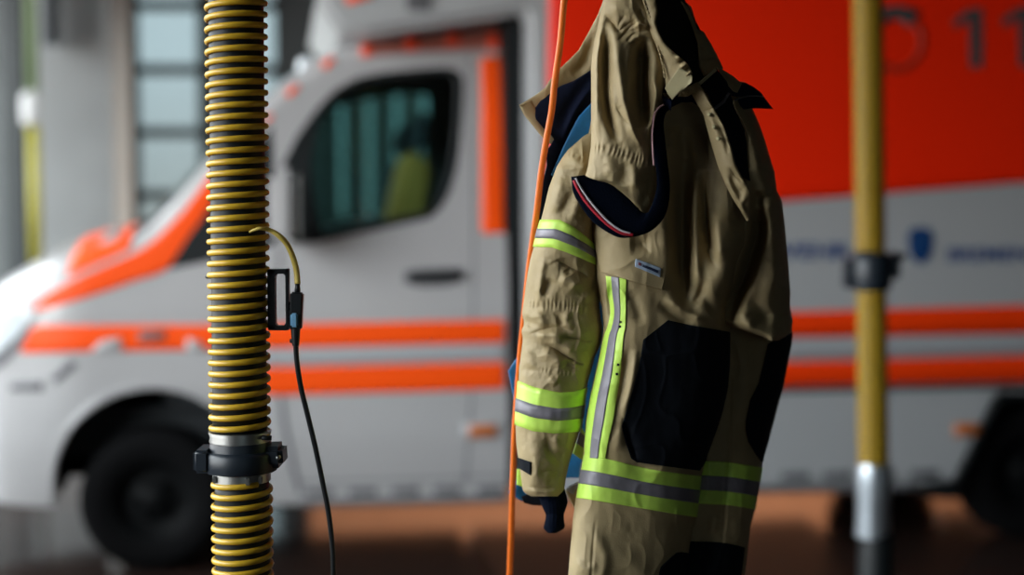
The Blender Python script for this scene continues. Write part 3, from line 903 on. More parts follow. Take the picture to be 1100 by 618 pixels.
sheet('size_label', [(729, 73.2), (737, 76.2), (744, 81.5), (743.8, 88)], [(714, 94.6), (717.5, 101), (722, 107.4), (726, 103)], [2.525, 2.525], [2.545, 2.55], KHAKI_L, suit, thick=3, bulge=4, noise=1, smooth=False, res=0.9)
sheet('loose_webbing', [(731, 98.5), (737, 94), (748, 88.4), (752, 90)], [(728, 104), (738, 104), (744, 101), (750, 101)], [2.57, 2.57], [2.575, 2.575], KHAKI, suit, thick=5, bulge=5, noise=2, seed=40, smooth=False, res=0.9,
      folds=[('g', [(733, 98), (735, 105)], 1.2, -4), ('g', [(738, 96), (739, 104)], 1.4, 4)])
sheet('blue_toggle', [(711, 104), (716, 104), (722, 108)], [(713, 112), (717, 114), (720.5, 120)], [2.555, 2.555], [2.56, 2.56], NAVY, suit, thick=5, bulge=3, noise=0.5, smooth=False, res=0.8)

# --- knitted edge below the hood with red and white piping --------------------------------------------
OUT = [(613.5, 190), (615.5, 206), (621.5, 218), (633, 234), (642, 242.6), (655, 251), (667, 255.6), (683, 254.2), (697, 249.5), (708, 241), (715.5, 229), (719, 214), (719.5, 196), (717, 172), (714.5, 150), (713, 132), (716, 120), (722, 111)]
INN = [(628, 188), (633, 191), (642, 194), (651, 196), (659, 200), (668, 207), (676, 214), (684, 222), (690, 228), (696, 228), (701, 218), (705, 204), (705.5, 190), (703, 172), (701, 150), (703.4, 130), (707, 120), (713, 112)]
kd = [2.518, 2.520, 2.522, 2.528, 2.54, 2.555, 2.565, 2.575]
kb = sheet('knitted_edge', OUT, INN, kd, [2.520, 2.522, 2.525, 2.53, 2.54, 2.55, 2.56, 2.57], KNIT, suit, thick=9, bulge=7, noise=1.5, seed=44, res=1.0)
def piping(pts, dd, r, m):
    P = smooth_path(pts, 60)
    d = np.interp(np.linspace(0, 1, 60), np.linspace(0, 1, len(dd)), dd)
    return tube('piping', W(P[:, 0], P[:, 1], d), r, m, kb, seg=8)
piping([(616.6, 193.6), (620.5, 202.5), (627, 213.4), (634.5, 223), (642, 231), (649, 238), (656.5, 244), (668, 250.6), (680, 252.4)], [2.511, 2.511, 2.511, 2.512, 2.515], 0.0028, RED)
piping([(618.4, 191.4), (622.6, 199.8), (629, 209.6), (636.5, 219.6), (644, 228.4), (652, 236.8), (660, 243.4), (668, 248.2), (677, 250.8)], [2.5105, 2.5105, 2.5105, 2.511, 2.514], 0.0019, WHITEP)
piping([(713, 112.6), (708, 115.6), (704, 121), (702, 130), (700.8, 146), (701.4, 162), (702.4, 178)], [2.55, 2.54, 2.53, 2.525, 2.522], 0.0017, mat('pale_pink_piping', (0.42, 0.24, 0.26), 0.6))

# --- loop by which it hangs ------------------------------------------------------------------------------
HOOKP = Wv(672, -118, 2.615)
a0, a1 = Wv(666, -68, 2.60), Wv(684, -66, 2.60)
top = HOOKP + Vector((0, 0, 0.002))
tube('hanging_loop', smooth_path([a0, a0 + Vector((0.002, 0.002, 0.03)), top + Vector((-0.012, 0, -0.02)), top, top + Vector((0.012, 0, -0.02)), a1 + Vector((-0.002, 0.002, 0.03)), a1], 40), 0.004, KHAKI, suit, seg=8)

# ================================================================== rail with the hook (above the picture)
rail = thing('hanging_hook', 'steel hook on a rod from the ceiling carrying the turnout suit', 'hook', (HOOKP.x, HOOKP.y + 0.03, 4.59))
tube('hook_rod', [(HOOKP.x, HOOKP.y + 0.03, HOOKP.z + 0.15), (HOOKP.x, HOOKP.y + 0.03, 4.598)], 0.011, GALV, rail)
hp = [HOOKP + Vector((0, 0.03, 0.16)), HOOKP + Vector((0, 0.034, 0.06)), HOOKP + Vector((0, 0.03, 0.012)), HOOKP + Vector((0, 0, -0.014)), HOOKP + Vector((0, -0.024, 0.006)), HOOKP + Vector((0, -0.03, 0.03))]
tube('hook', smooth_path(hp, 30), 0.0055, STEEL, rail, seg=10)
lathe('ceiling_plate', [(0.005, -0.012), (0.05, -0.012), (0.055, -0.004), (0.055, 0.0), (0.005, 0.0)], (HOOKP.x, HOOKP.y + 0.03, 4.5995), GALV, rail, seg=24)

# ================================================================== exhaust hoses
def hose(name, label, top_px, bot_px, d, r, pitch, collar_px, group, end_z, rib):
    """ribbed hose hanging from the ceiling; px points give the axis"""
    k = d / F
    A = Wv(top_px[0], top_px[1], d)
    B = Wv(bot_px[0], bot_px[1], d)
    dirv = (A - B) / (A.z - B.z)
    at = lambda z: B + dirv * (z - B.z)
    base = at(end_z)
    root = thing(name, label, 'exhaust hose', base, group)
    zc0, zc1 = Wv(collar_px[0], collar_px[2], d).z, Wv(collar_px[0], collar_px[1], d).z   # bottom, top
    core = r * 0.865
    def section(z0, z1, shift):
        n = 40
        pts = [at(z0 + (z1 - z0) * i / n) + shift for i in range(n + 1)]
        hb_ = tube('hose_wall', pts, core, HOSEB, root, seg=40)
        turns = (z1 - z0) / pitch
        ns = 40
        N = int(turns * ns)
        sec = 8
        t = np.arange(N + 1) / ns * 2 * math.pi
        z = z0 + pitch * t / (2 * math.pi)
        ax = np.array([B + dirv * (zz - B.z) + shift for zz in z])
        ang = t - 0.35
        rr = r * 0.085
        rc = r - rr
        V = []
        for j in range(sec):
            b = 2 * math.pi * j / sec
            rad = rc + rr * math.cos(b)
            zz = r * rib * math.sin(b)
            V.append(np.stack([ax[:, 0] + rad * np.cos(ang), ax[:, 1] + rad * np.sin(ang), ax[:, 2] + zz], -1))
        V = np.stack(V, 1)
        i = np.arange((N + 1) * sec).reshape(N + 1, sec)
        q = np.stack([i[:-1], np.roll(i, -1, 1)[:-1], np.roll(i, -1, 1)[1:], i[1:]], -1).reshape(-1, 4).tolist()
        q += [i[0].tolist(), i[-1].tolist()]
        from_np('spiral_rib', V.reshape(-1, 3), q, YRIB, root)
    return root, at, zc0, zc1, section, dirv


D1 = 2.62
r1 = 33.6 * D1 / F
root1, at1, zc0, zc1, sec1, dv1 = hose('exhaust_hose', 'sharp yellow and black ribbed hose with a dark collar, in front of the ambulance cab', (253.6, 20), (257.6, 440), D1, r1, 11.82 * D1 / F,
                                       (258, 480, 504), None, 0.02, 0.098)
px = D1 / F
sh = Vector((1.6 * px, 0, 0))
zt = lambda y: float(W(257, y, D1)[2])
sec1(zt(466), 4.55, Vector((0, 0, 0)))
sec1(0.30, zt(516), sh)
# clamp collar with two lugs
zm = (zt(484) + zt(505)) / 2
cc = at1(zm)
hgt = zt(484) - zt(505)
lathe('collar', [(r1 * 0.97, -hgt / 2 + 0.002), (r1 * 1.15, -hgt / 2), (r1 * 1.17, -hgt / 2 + 0.0015), (r1 * 1.17, hgt / 2 - 0.004), (r1 * 1.12, hgt / 2), (r1 * 1.0, hgt / 2 + 0.002), (r1 * 0.97, hgt / 2 + 0.018), (r1 * 0.9, hgt / 2 + 0.018)], cc + sh * 0.4, COLLARM, root1, seg=56)
# left lug
bm = bmesh.new()
box_bm(bm, Vector((cc.x - 37 * px, cc.y - 0.008, zm + 2.4 * px)), (18 * px, 0.075, 25 * px), None, 0.006, 3)
from_bm('collar_lug', bm, COLLARM, root1, autosmooth=40)
bm = bmesh.new()
box_bm(bm, Vector((cc.x + 37 * px, cc.y + 0.002, zm + 5.6 * px)), (23 * px, 0.07, 24 * px), Matrix.Rotation(math.radians(-3), 4, 'Y'), 0.009, 4)
from_bm('collar_lug', bm, COLLARM, root1, autosmooth=40)
tube('lug_bolt', [(cc.x + 44 * px, cc.y - 0.036, zm + 6 * px), (cc.x + 44 * px, cc.y + 0.034, zm + 6 * px)], 0.004, STEEL, root1, seg=10)
# steel bands above and below
b1 = at1(zt(469.5))
lathe('hose_clamp', [(r1 * 0.90, -0.0085), (r1 * 0.97, -0.0085), (r1 * 0.98, -0.006), (r1 * 0.955, 0), (r1 * 0.98, 0.006), (r1 * 0.97, 0.0085), (r1 * 0.90, 0.0085)], b1, STEEL, root1, seg=56)
lathe('clamp_wire', [(r1 * 0.9, -0.003), (r1 * 1.0, -0.002), (r1 * 1.0, 0.002), (r1 * 0.9, 0.003)], at1(zt(464)), STEEL, root1, seg=56)
b2 = at1(zt(511.5)) + sh
lathe('hose_clamp', [(r1 * 0.85, -0.008), (r1 * 0.93, -0.008), (r1 * 0.93, 0.008), (r1 * 0.85, 0.008)], b2, STEEL, root1, seg=56)
for (xx, ww) in ((-25, 5), (12, 6), (24, 5)):
    yy = -math.sqrt(max((r1 * 0.95) ** 2 - (xx * px) ** 2, 0))
    box('clamp_screw', (b2.x + xx * px, b2.y + yy - 0.001, b2.z), (ww * px, 0.010, 0.013), STEEL, root1, bevel=0.002)
tube('clamp_bolt', [(b1.x + 27 * px, b1.y - 0.035, b1.z + 0.004), (b1.x + 37 * px, b1.y - 0.03, b1.z + 0.003)], 0.0045, ABLACK, root1, seg=10)
# bottom nozzle
bt = at1(0.30) + sh
lathe('nozzle', [(r1 * 1.05, -0.30), (r1 * 1.12, -0.29), (r1 * 1.12, -0.12), (r1 * 0.95, -0.05), (r1 * 0.95, 0.02), (r1 * 0.8, 0.02)], bt, COLLARM, root1, seg=48)
# bracket with a slot
bmf = bmesh.new()
pcs = [((292.3, 321.5), (8.4, 64)), ((309.2, 321.5), (3.6, 66)), ((299.5, 291.6), (22, 5)), ((299.5, 352.2), (22, 5))]
dB = D1 - 0.008
for (cx_, cy_), (w_, h_) in pcs:
    box_bm(bmf, Wv(cx_, cy_, dB), (w_ * px, 0.018, h_ * px), None, 0.0012, 2)
def corner(cx_, cy_, sx, sy, r):
    vs = []
    c = Wv(cx_, cy_, dB)
    pts = [(0, 0)] + [(r - r * math.sin(a), r - r * math.cos(a)) for a in np.linspace(0, math.pi / 2, 7)]
    f = [bmf.verts.new(c + Vector((sx * p[0] * px, -0.009, -sy * p[1] * px))) for p in pts]
    b = [bmf.verts.new(c + Vector((sx * p[0] * px, 0.009, -sy * p[1] * px))) for p in pts]
    n = len(pts)
    bmf.faces.new(f)
    bmf.faces.new(b[::-1])
    for q in range(n):
        bmf.faces.new((f[q], f[(q + 1) % n], b[(q + 1) % n], b[q]))
for cx_, sx in ((295.8, 1), (308.2, -1)):
    corner(cx_, 293.4, sx, 1, 6)
    corner(cx_, 350.4, sx, -1, 6)
from_bm('cable_bracket', bmf, PLAST, root1)
for k in range(4):
    box('bracket_tooth', Wv(311.5, 326 + k * 6, dB), (3 * px, 0.014, 3.2 * px), PLAST, root1, bevel=0.0008)
tube('bracket_screw', [Wv(222.6, 297, D1 + 0.01), Wv(228, 297, D1 - 0.005)], 0.0045, PLAST, root1, seg=10)
# plug and its leads
bmf = bmesh.new()
box_bm(bmf, Wv(318.4, 334, dB - 0.004), (13.5 * px, 0.022, 40 * px), Matrix.Rotation(math.radians(3), 4, 'Y'), 0.003, 3)
plug = from_bm('plug', bmf, PLAST, root1, autosmooth=40)
tube('plug_tip', [Wv(319.3, 316, dB - 0.004), Wv(320, 303, dB - 0.004)], [0.006, 0.004], PLAST, plug, seg=12)
bmf = bmesh.new()
box_bm(bmf, Wv(316.2, 344, dB - 0.015), (8 * px, 0.012, 15 * px), None, 0.003, 3)
from_bm('pale_blue_insert', bmf, BLUEP, plug, autosmooth=40)
lathe('strain_relief', [(0.004, -0.018), (0.0065, -0.016), (0.008, 0.0), (0.009, 0.018), (0.006, 0.02)], Wv(317.5, 362, dB - 0.004), PLAST, plug, seg=16)
tube('strain_screw', [Wv(311.5, 366.5, dB - 0.004), Wv(321, 366, dB - 0.004)], 0.004, PLAST, plug, seg=8)
yw = [(268, 249.5, D1 - r1 * 0.84), (273, 247.2, D1 - r1 * 0.90), (280, 245.6, D1 - r1 * 0.9), (290, 247.5, D1 - r1 * 0.7), (301, 254.5, dB - 0.03), (309.5, 264.5, dB - 0.02), (315.5, 279, dB - 0.01), (318.6, 292, dB - 0.004), (319.7, 305, dB - 0.004)]
tube('yellow_lead', smooth_path([Wv(*q) for q in yw], 60), np.interp(np.linspace(0, 1, 60), [0, 0.12, 0.4, 1], [0.0022, 0.003, 0.0052, 0.0056]), WIREY, root1, seg=12)
bk = [(317.6, 360, dB - 0.004), (318.6, 385, dB), (323, 415, dB + 0.005), (330.5, 446, dB + 0.01), (339, 482, dB + 0.015), (346.5, 518, dB + 0.02), (353, 552, dB + 0.02), (356.8, 585, dB + 0.02), (358.2, 618, dB + 0.02), (358, 700, dB + 0.03), (350, 830, dB + 0.04)]
bkp = [Wv(*q) for q in bk]
bkp += [Vector((bkp[-1].x - 0.01, bkp[-1].y + 0.01, 0.25)), Vector((bkp[-1].x - 0.05, bkp[-1].y + 0.02, 0.03)), Vector((bkp[-1].x - 0.14, bkp[-1].y + 0.0, 0.008))]
tube('black_lead', smooth_path(bkp, 140), 0.0049, PLAST, root1, seg=10)

# the second hose, further back
D2 = 5.2
p2 = D2 / F
r2 = 17.0 * p2
root2, at2, _, _, sec2, dv2 = hose('exhaust_hose', 'blurred yellow hose with a steel lower end, in front of the red ambulance box', (932.6, 20), (937.5, 480), D2, r2, 0.0205, (934, 280, 310), None, 0.02, 0.10)
zt2 = lambda y: float(W(934, y, D2)[2])
sec2(zt2(283), 4.55, Vector((0, 0, 0)))
r2b = r2
sec2(zt2(504), zt2(300), Vector((0.5 * p2, 0, 0)))
c2 = at2((zt2(277) + zt2(311)) / 2)
h2 = zt2(277) - zt2(311)
lathe('collar', [(r2 * 0.95, -h2 / 2), (r2 * 1.2, -h2 / 2), (r2 * 1.28, -h2 / 2 + 0.01), (r2 * 1.28, h2 / 2 - 0.01), (r2 * 1.2, h2 / 2), (r2 * 1.0, h2 / 2 + 0.02), (r2 * 0.95, h2 / 2 + 0.02)], c2, COLLARM, root2, seg=40)
for s_, w_, hh_, dz in ((-1, 11, 32, 0.0), (1, 12, 30, 0.03)):
    bm = bmesh.new()
    box_bm(bm, Vector((c2.x + s_ * 24 * p2, c2.y, c2.z + dz)), (w_ * p2, 0.07, hh_ * p2), None, 0.01, 3)
    from_bm('collar_lug', bm, COLLARM, root2, autosmooth=40)
tube('lug_pin', [(c2.x + 26 * p2, c2.y, c2.z + 0.05), (c2.x + 37 * p2, c2.y, c2.z + 0.07)], 0.012, PLAST, root2, seg=10)
e2 = at2(zt2(540))
lathe('steel_sleeve', [(r2 * 0.9, zt2(578) - e2.z), (r2 * 1.08, zt2(576) - e2.z), (r2 * 1.08, zt2(540) - e2.z), (r2 * 1.12, zt2(537) - e2.z), (r2 * 1.12, zt2(506) - e2.z), (r2 * 1.0, zt2(498) - e2.z), (r2 * 0.9, zt2(498) - e2.z)], e2, GALV, root2, seg=40)
lathe('rubber_nozzle', [(r2 * 1.2, 0.02 - e2.z), (r2 * 1.25, 0.04 - e2.z), (r2 * 1.1, zt2(574) - e2.z), (r2 * 0.9, zt2(570) - e2.z)], Vector((at2(0.1).x, at2(0.1).y, e2.z)), HOSEB, root2, seg=40)

# ================================================================== orange cable
oc = [(617, -75), (611.5, -35), (606, 0), (602, 45), (595.7, 90), (593, 117), (587, 150), (581.8, 182), (576.8, 225), (571.2, 265), (567, 300), (562.5, 345), (558.6, 385), (555.2, 430), (553, 462), (551.8, 495), (550.6, 528), (549.3, 570), (547.6, 618), (545, 700), (542, 800)]
ocp = [Wv(x, y, 2.585 + 0.0005 * y) for x, y in oc]
tp = ocp[0]
ocp = [Vector((tp.x + 0.10, tp.y + 0.002, 4.58)), Vector((tp.x + 0.085, tp.y, 3.6)), Vector((tp.x + 0.045, tp.y, 2.7))] + ocp
lp = ocp[-1]
ocp += [Vector((lp.x - 0.005, lp.y, 0.25)), Vector((lp.x - 0.03, lp.y - 0.02, 0.03)), Vector((lp.x - 0.12, lp.y - 0.05, 0.008)), Vector((lp.x - 0.3, lp.y - 0.05, 0.008))]
ocable = tube('orange_cable', smooth_path(ocp, 220), 3.6 * 2.68 / F, ORANGEC, None, seg=14)
tag(ocable, 'thin orange cable hanging straight down along the sleeve of the turnout suit', 'cable')

# ================================================================== the ambulance
ALPHA = math.radians(9.0)
UD = np.array([math.cos(ALPHA), math.sin(ALPHA), 0.0])
WD = np.array([-math.sin(ALPHA), math.cos(ALPHA), 0.0])
ZD = np.array([0, 0, 1.0])
CAMV = np.array([0, 0, CAMH])
_hub = W(163, 541, 6.4)
AO = np.array([_hub[0], _hub[1], 0.0])      # under the near front wheel


def AP(u, w, z):
    u, w, z = np.broadcast_arrays(np.asarray(u, float), np.asarray(w, float), np.asarray(z, float))
    return AO + u[..., None] * UD + w[..., None] * WD + z[..., None] * ZD


def APv(u, w, z):
    return Vector(AP(u, w, z).tolist())


def uz(px, py, w=0.0):
    r = W(px, py, 1.0) - CAMV
    t = (w - (CAMV - AO) @ WD) / (r @ WD)
    P = CAMV + r * t[..., None]
    return (P - AO) @ UD, P[..., 2]


U_NOSE = -0.98
U_GAP = float(uz(546, 250)[0])
U_BOX = float(uz(566, 250, -0.06)[0])
HALF = 0.99


def side_w(u, z):
    u, z = np.asarray(u, float), np.asarray(z, float)
    w = 0.19 * np.maximum(z - 1.22, 0) ** 1.25
    s = np.clip(1 - (u - U_NOSE) / 0.75, 0, 1)
    w = w + 0.45 * s ** 2.2
    w = w + 0.10 * np.clip(0.62 - z, 0, 1) ** 1.2
    w = w + 0.012 * np.cos(np.clip((z - 0.98) / 0.10, -1, 1) * math.pi) * -1 * (np.abs(z - 0.98) < 0.10) * 0.0
    return w


def cab_surf(px, py):
    w = np.zeros_like(np.asarray(px, float))
    for _ in range(6):
        u, z = uz(px, py, w)
        w = side_w(u, z)
    return u, w, z


def box_surf(px, py):
    u, z = uz(px, py, -0.06)
    return u, np.full_like(u, -0.06), z


def apatch(name, A, B, off, m, parent, surf=cab_surf, res=5, smooth=False, thick=2.0):
    la = np.sum(np.linalg.norm(np.diff(np.array(A, float), axis=0), axis=1))
    lb = np.max(np.linalg.norm(linear_path(A, 10) - linear_path(B, 10), axis=1))
    G = edges_grid(A, B, max(3, int(la / res)), max(3, int(lb / res)), smooth)
    u, w, z = surf(G[..., 0], G[..., 1])
    return grid_solid(name, AP(u, w - off * 1e-3, z), AP(u, w - off * 1e-3 + thick * 1e-3, z), m, parent)


def rect(x0, y0, x1, y1, x2=None, y2=None, x3=None, y3=None):
    return [(x0, y0), (x1, y1)], [(x3, y3), (x2, y2)]


amb = thing('ambulance', 'blurred white ambulance with orange stripes and a red box body', 'ambulance', APv(1.6, 1.0, 0))

# ---- cab shell
SH = [(-0.98, 0.80)]
shp = [(0, 343), (40, 325), (110, 289), (165, 260), (195, 228), (222, 193), (262, 140), (300, 99), (345, 66), (390, 52), (470, 38), (546, 27)]
for x, y in shp:
    u, w, z = cab_surf(np.array(float(x)), np.array(float(y)))
    SH.append((float(u), float(z)))
CR = [(-0.98, 0.92)]
crp = [(0, 300), (60, 266), (110, 248), (146, 242), (165, 226), (195, 194), (222, 164), (262, 120), (300, 88), (345, 58), (390, 44), (470, 32), (546, 20)]
for x, y in crp:
    u, z = uz(np.array(float(x)), np.array(float(y)), 0.62)
    CR.append((float(u), float(z)))
SH.sort()
CR.sort()
us = np.concatenate([np.linspace(U_NOSE, U_NOSE + 0.1, 6)[:-1], np.arange(U_NOSE + 0.1, U_GAP, 0.018), [U_GAP]])
def prof_at(tab, u, k=9):
    xx = np.linspace(U_NOSE, U_GAP, 400)
    yy = box_smooth(np.interp(xx, [a[0] for a in tab], [a[1] for a in tab]), k)
    return np.interp(u, xx, yy)
zs_ = prof_at(SH, us)
zc_ = np.maximum(prof_at(CR, us), zs_ + 0.02)
u330, zsill = uz(np.array(330.0), np.array(544.0))
ZSILL = float(zsill)
ufb, zfb = uz(np.array(30.0), np.array(544.0), 0.1)
zb_ = np.where(us < -0.42, float(zfb), ZSILL)
NSD, NT = 100, 26
cabV = []
for u, zs, zc, zb in zip(us, zs_, zc_, zb_):
    zz = np.linspace(zb, zs - 0.05, NSD)
    ws = side_w(u, zz)
    w1 = side_w(u, zs)
    half = [np.stack([ws, zz], -1)]
    t = np.linspace(0, 1, NT)[1:]
    wt = w1 + 0.0 + (HALF - w1) * t ** 1.6
    zt_ = zs - 0.05 + 0.05 * (1 - (1 - np.clip(t * 5, 0, 1)) ** 2) + (zc - zs) * (1 - (1 - t) ** 2.2)
    half.append(np.stack([wt, zt_], -1))
    h = np.concatenate(half)
    mir = h[::-1][1:].copy()
    mir[:, 0] = 2 * HALF - mir[:, 0]
    c = np.concatenate([h, mir])
    cabV.append(AP(np.full(len(c), u), c[:, 0], c[:, 1]))
cabV = np.array(cabV)
# per-vertex local coordinates
loc_u = (cabV - AO) @ UD
loc_w = (cabV - AO) @ WD
loc_z = cabV[..., 2]
nS, nC = cabV.shape[:2]
ii = np.arange(nS * nC).reshape(nS, nC)
quads = np.stack([ii[:-1, :-1], ii[1:, :-1], ii[1:, 1:], ii[:-1, 1:]], -1).reshape(-1, 4)
fl = lambda a: a.reshape(-1)[quads].mean(1)
fu, fw, fz = fl(loc_u), fl(loc_w), fl(loc_z)
colidx = np.repeat(np.arange(nC - 1)[None], nS - 1, 0).reshape(-1)
near = colidx < NSD - 1
far = colidx >= nC - NSD


def inpoly(poly, x, y):
    r = np.zeros(x.shape, bool)
    n = len(poly)
    for i in range(n):
        x0, y0 = poly[i]
        x1, y1 = poly[(i + 1) % n]
        c = ((y0 > y) != (y1 > y)) & (x < (x1 - x0) * (y - y0) / (y1 - y0 + 1e-12) + x0)
        r ^= c
    return r


def poly_uz(pts):
    P = np.array(pts, float)
    u, w, z = cab_surf(P[:, 0], P[:, 1])
    return list(zip(u.tolist(), z.tolist()))


WINPX = [(296, 258), (297, 215), (306, 180), (322, 148), (342, 120), (362, 99), (385, 87), (410, 81.5), (450, 77.5), (478, 75.5), (490, 78), (494.5, 86), (494, 110), (491, 150), (487, 180), (479, 207), (470, 222), (460, 231), (430, 238), (376, 249), (335, 258)]
winp = poly_uz(WINPX)
uca, zca = uz(np.array(165.0), np.array(521.0))
RARCH = 107 / (F / 6.42)
inwin = inpoly(winp, fu, fz) & (near | far)
arch = ((fu - float(uca)) ** 2 + (fz - float(zca)) ** 2 < RARCH ** 2) & (near | far)
uw0 = float(uz(np.array(152.0), np.array(243.0), 0.62)[0])
uw1 = float(uz(np.array(338.0), np.array(64.0), 0.62)[0])
ws_top = (~near) & (~far)
wl = 0.10 + side_w(0.5, fz)
wsf = ws_top & (fu > uw0) & (fu < uw1) & (fw > wl) & (fw < 2 * HALF - wl)
keep = ~(inwin | arch | wsf)
flatV = cabV.reshape(-1, 3)


def submesh(name, mask, m, parent, extra=()):
    q = quads[mask]
    used, inv = np.unique(q, return_inverse=True)
    return from_np(name, flatV[used], inv.reshape(-1, 4).tolist() + list(extra), m, parent)


cab = submesh('cab_body', keep, AWHITE, amb)
mod = cab.modifiers.new('shell', 'SOLIDIFY')
mod.thickness = 0.03
mod.offset = -1
submesh('windscreen', wsf, WSGLASS, amb)
submesh('side_window', inwin & near, CABGLASS, amb)
submesh('side_window', inwin & far, CABGLASS, amb)
# cab rear and floor, so that it is a closed room
def aprism(name, poly, w0, w1, m, parent, bevel=0.0, seg=3):
    bm = bmesh.new()
    a = [bm.verts.new(APv(u, w0, z)) for u, z in poly]
    b = [bm.verts.new(APv(u, w1, z)) for u, z in poly]
    n = len(poly)
    bm.faces.new(a)
    bm.faces.new(b[::-1])
    for i in range(n):
        bm.faces.new((a[i], b[i], b[(i + 1) % n], a[(i + 1) % n]))
    bmesh.ops.recalc_face_normals(bm, faces=bm.faces)
    if bevel:
        bmesh.ops.bevel(bm, geom=[e for e in bm.edges], offset=bevel, segments=seg, affect='EDGES', clamp_overlap=True)
    return from_bm(name, bm, m, parent, autosmooth=35 if bevel else None)


def abox(name, u0, u1, w0, w1, z0, z1, m, parent, bevel=0.0, seg=3):
    return aprism(name, [(u0, z0), (u1, z0), (u1, z1), (u0, z1)], w0, w1, m, parent, bevel, seg)


ztop_end = float(zs_[-1])
aprism('cab_rear_wall', [(U_GAP - 0.05, ZSILL), (U_GAP - 0.03, ZSILL), (U_GAP - 0.03, ztop_end - 0.06), (U_GAP - 0.05, ztop_end - 0.06)], 0.26, 2 * HALF - 0.26, ADARK, amb)
aprism('chassis', [(-0.30, 0.52), (0.45, ZSILL + 0.06), (3.6, ZSILL + 0.06), (3.7, 0.55), (5.4, 0.55), (5.4, 0.75), (-0.6, 0.75), (-0.6, 0.52)], 0.28, 1.72, ADARK, amb)
abox('cab_floor', 0.3, U_GAP - 0.04, 0.10, 1.88, ZSILL + 0.02, ZSILL + 0.10, ADARK, amb)
# dashboard, wheel, seats
aprism('dashboard', [(0.05, 0.75), (0.50, 0.75), (0.50, 1.30), (0.40, 1.40), (0.15, 1.36), (0.0, 1.1)], 0.16, 1.82, ADARK, amb, 0.03)
sw = bmesh.new()
R_, r_ = 0.19, 0.016
grid = [[None] * 10 for _ in range(36)]
for i in range(36):
    for j in range(10):
        a, b = 2 * math.pi * i / 36, 2 * math.pi * j / 10
        p = Vector(((R_ + r_ * math.cos(b)) * math.cos(a), (R_ + r_ * math.cos(b)) * math.sin(a), r_ * math.sin(b)))
        grid[i][j] = sw.verts.new(p)
for i in range(36):
    for j in range(10):
        sw.faces.new((grid[i][j], grid[(i + 1) % 36][j], grid[(i + 1) % 36][(j + 1) % 10], grid[i][(j + 1) % 10]))
box_bm(sw, Vector((0, 0, -0.02)), (0.36, 0.05, 0.03), None, 0.008)
box_bm(sw, Vector((0, -0.07, -0.02)), (0.10, 0.16, 0.04), None, 0.012)
bmesh.ops.transform(sw, matrix=Matrix.Translation(APv(0.60, 0.50, 1.50)) @ Matrix.Rotation(ALPHA, 4, 'Z') @ Matrix.Rotation(math.radians(62), 4, 'Y') @ Matrix.Rotation(math.pi / 2, 4, 'Z'), verts=sw.verts)
from_bm('steering_wheel', sw, ABLACK, amb, smooth=True)
SEATM = mat('seat_fabric', (0.03, 0.035, 0.045), 0.85)
OLIVE = mat('olive_yellow_seat_cover', (0.52, 0.26, 0.05), 0.8)
for w0 in (0.24, 1.22):
    s_ = aprism('seat', [(0.71, 1.18), (1.21, 1.14), (1.21, 1.30), (0.69, 1.34)], w0, w0 + 0.5, SEATM, amb, 0.04)
    aprism('seat_backrest', [(1.10, 1.26), (1.23, 1.26), (1.30, 1.92), (1.21, 1.94)], w0 + 0.02, w0 + 0.48, SEATM, s_, 0.035)
    aprism('headrest', [(1.22, 1.96), (1.31, 1.96), (1.33, 2.14), (1.25, 2.15)], w0 + 0.12, w0 + 0.38, SEATM, s_, 0.03)
    if w0 < 1:
        aprism('seat_cover', [(1.06, 1.40), (1.25, 1.30), (1.32, 1.90), (1.19, 1.96), (1.14, 1.76)], w0 - 0.01, w0 + 0.51, OLIVE, s_, 0.03)
    abox('seat_base', 0.76, 1.16, w0 + 0.04, w0 + 0.46, ZSILL + 0.09, 1.17, ADARK, s_)

# black window surround and its quarter light
def offset_poly(pts, d):
    P = np.array(pts, float)
    c = P.mean(0)
    t = np.roll(P, -1, 0) - np.roll(P, 1, 0)
    n = np.stack([t[:, 1], -t[:, 0]], -1)
    n /= np.linalg.norm(n, axis=1)[:, None]
    s = np.sign(((P - c) * n).sum(1))[:, None]
    return P + n * s * d
wi = offset_poly(WINPX, -4.5)
wo = offset_poly(WINPX, 3.5)
G = np.stack([wo, wo * 0.5 + wi * 0.5, wi], 1)
G = np.concatenate([G, G[:1]], 0)
u, w, z = cab_surf(G[..., 0], G[..., 1])
grid_solid('window_seal', AP(u, w - 0.004, z), AP(u, w + 0.006, z), ABLACK, amb)
apatch('window_pillar', [(342, 117), (322, 148), (306, 182), (300, 215), (298, 256)], [(352, 110), (340, 140), (334, 175), (338, 215), (348, 254)], 3, ABLACK, amb)
apatch('quarter_panel', [(181, 289), (200, 258), (222, 228), (250, 190), (272, 160), (292, 136)], [(222, 281), (246, 276), (270, 271), (285, 266), (292, 262), (296, 258)], 3, ABLACK, amb)

# wheel arch lip and liner
th = np.linspace(math.radians(-8), math.radians(188), 60)
def arcpt(r, w):
    return AP(float(uca) + r * np.cos(th), w, float(zca) + r * np.sin(th))
sw_ = side_w(float(uca) + RARCH * np.cos(th), float(zca) + RARCH * np.sin(th))
FVg = np.stack([arcpt(RARCH + 0.018, sw_ - 0.006), arcpt(RARCH - 0.012, sw_ - 0.004)], 1)
BVg = np.stack([arcpt(RARCH + 0.018, sw_ + 0.03), arcpt(RARCH - 0.012, sw_ + 0.03)], 1)
grid_solid('arch_lip', FVg, BVg, AWHITE, amb)
FVg = np.stack([arcpt(RARCH - 0.005, sw_ + 0.03), arcpt(RARCH - 0.005, np.full_like(sw_, 0.5))], 1)
BVg = np.stack([arcpt(RARCH + 0.015, sw_ + 0.03), arcpt(RARCH + 0.015, np.full_like(sw_, 0.5))], 1)
ARCHB = mat('arch_liner_black', (0.003, 0.003, 0.003), 0.95, spec=0.05)
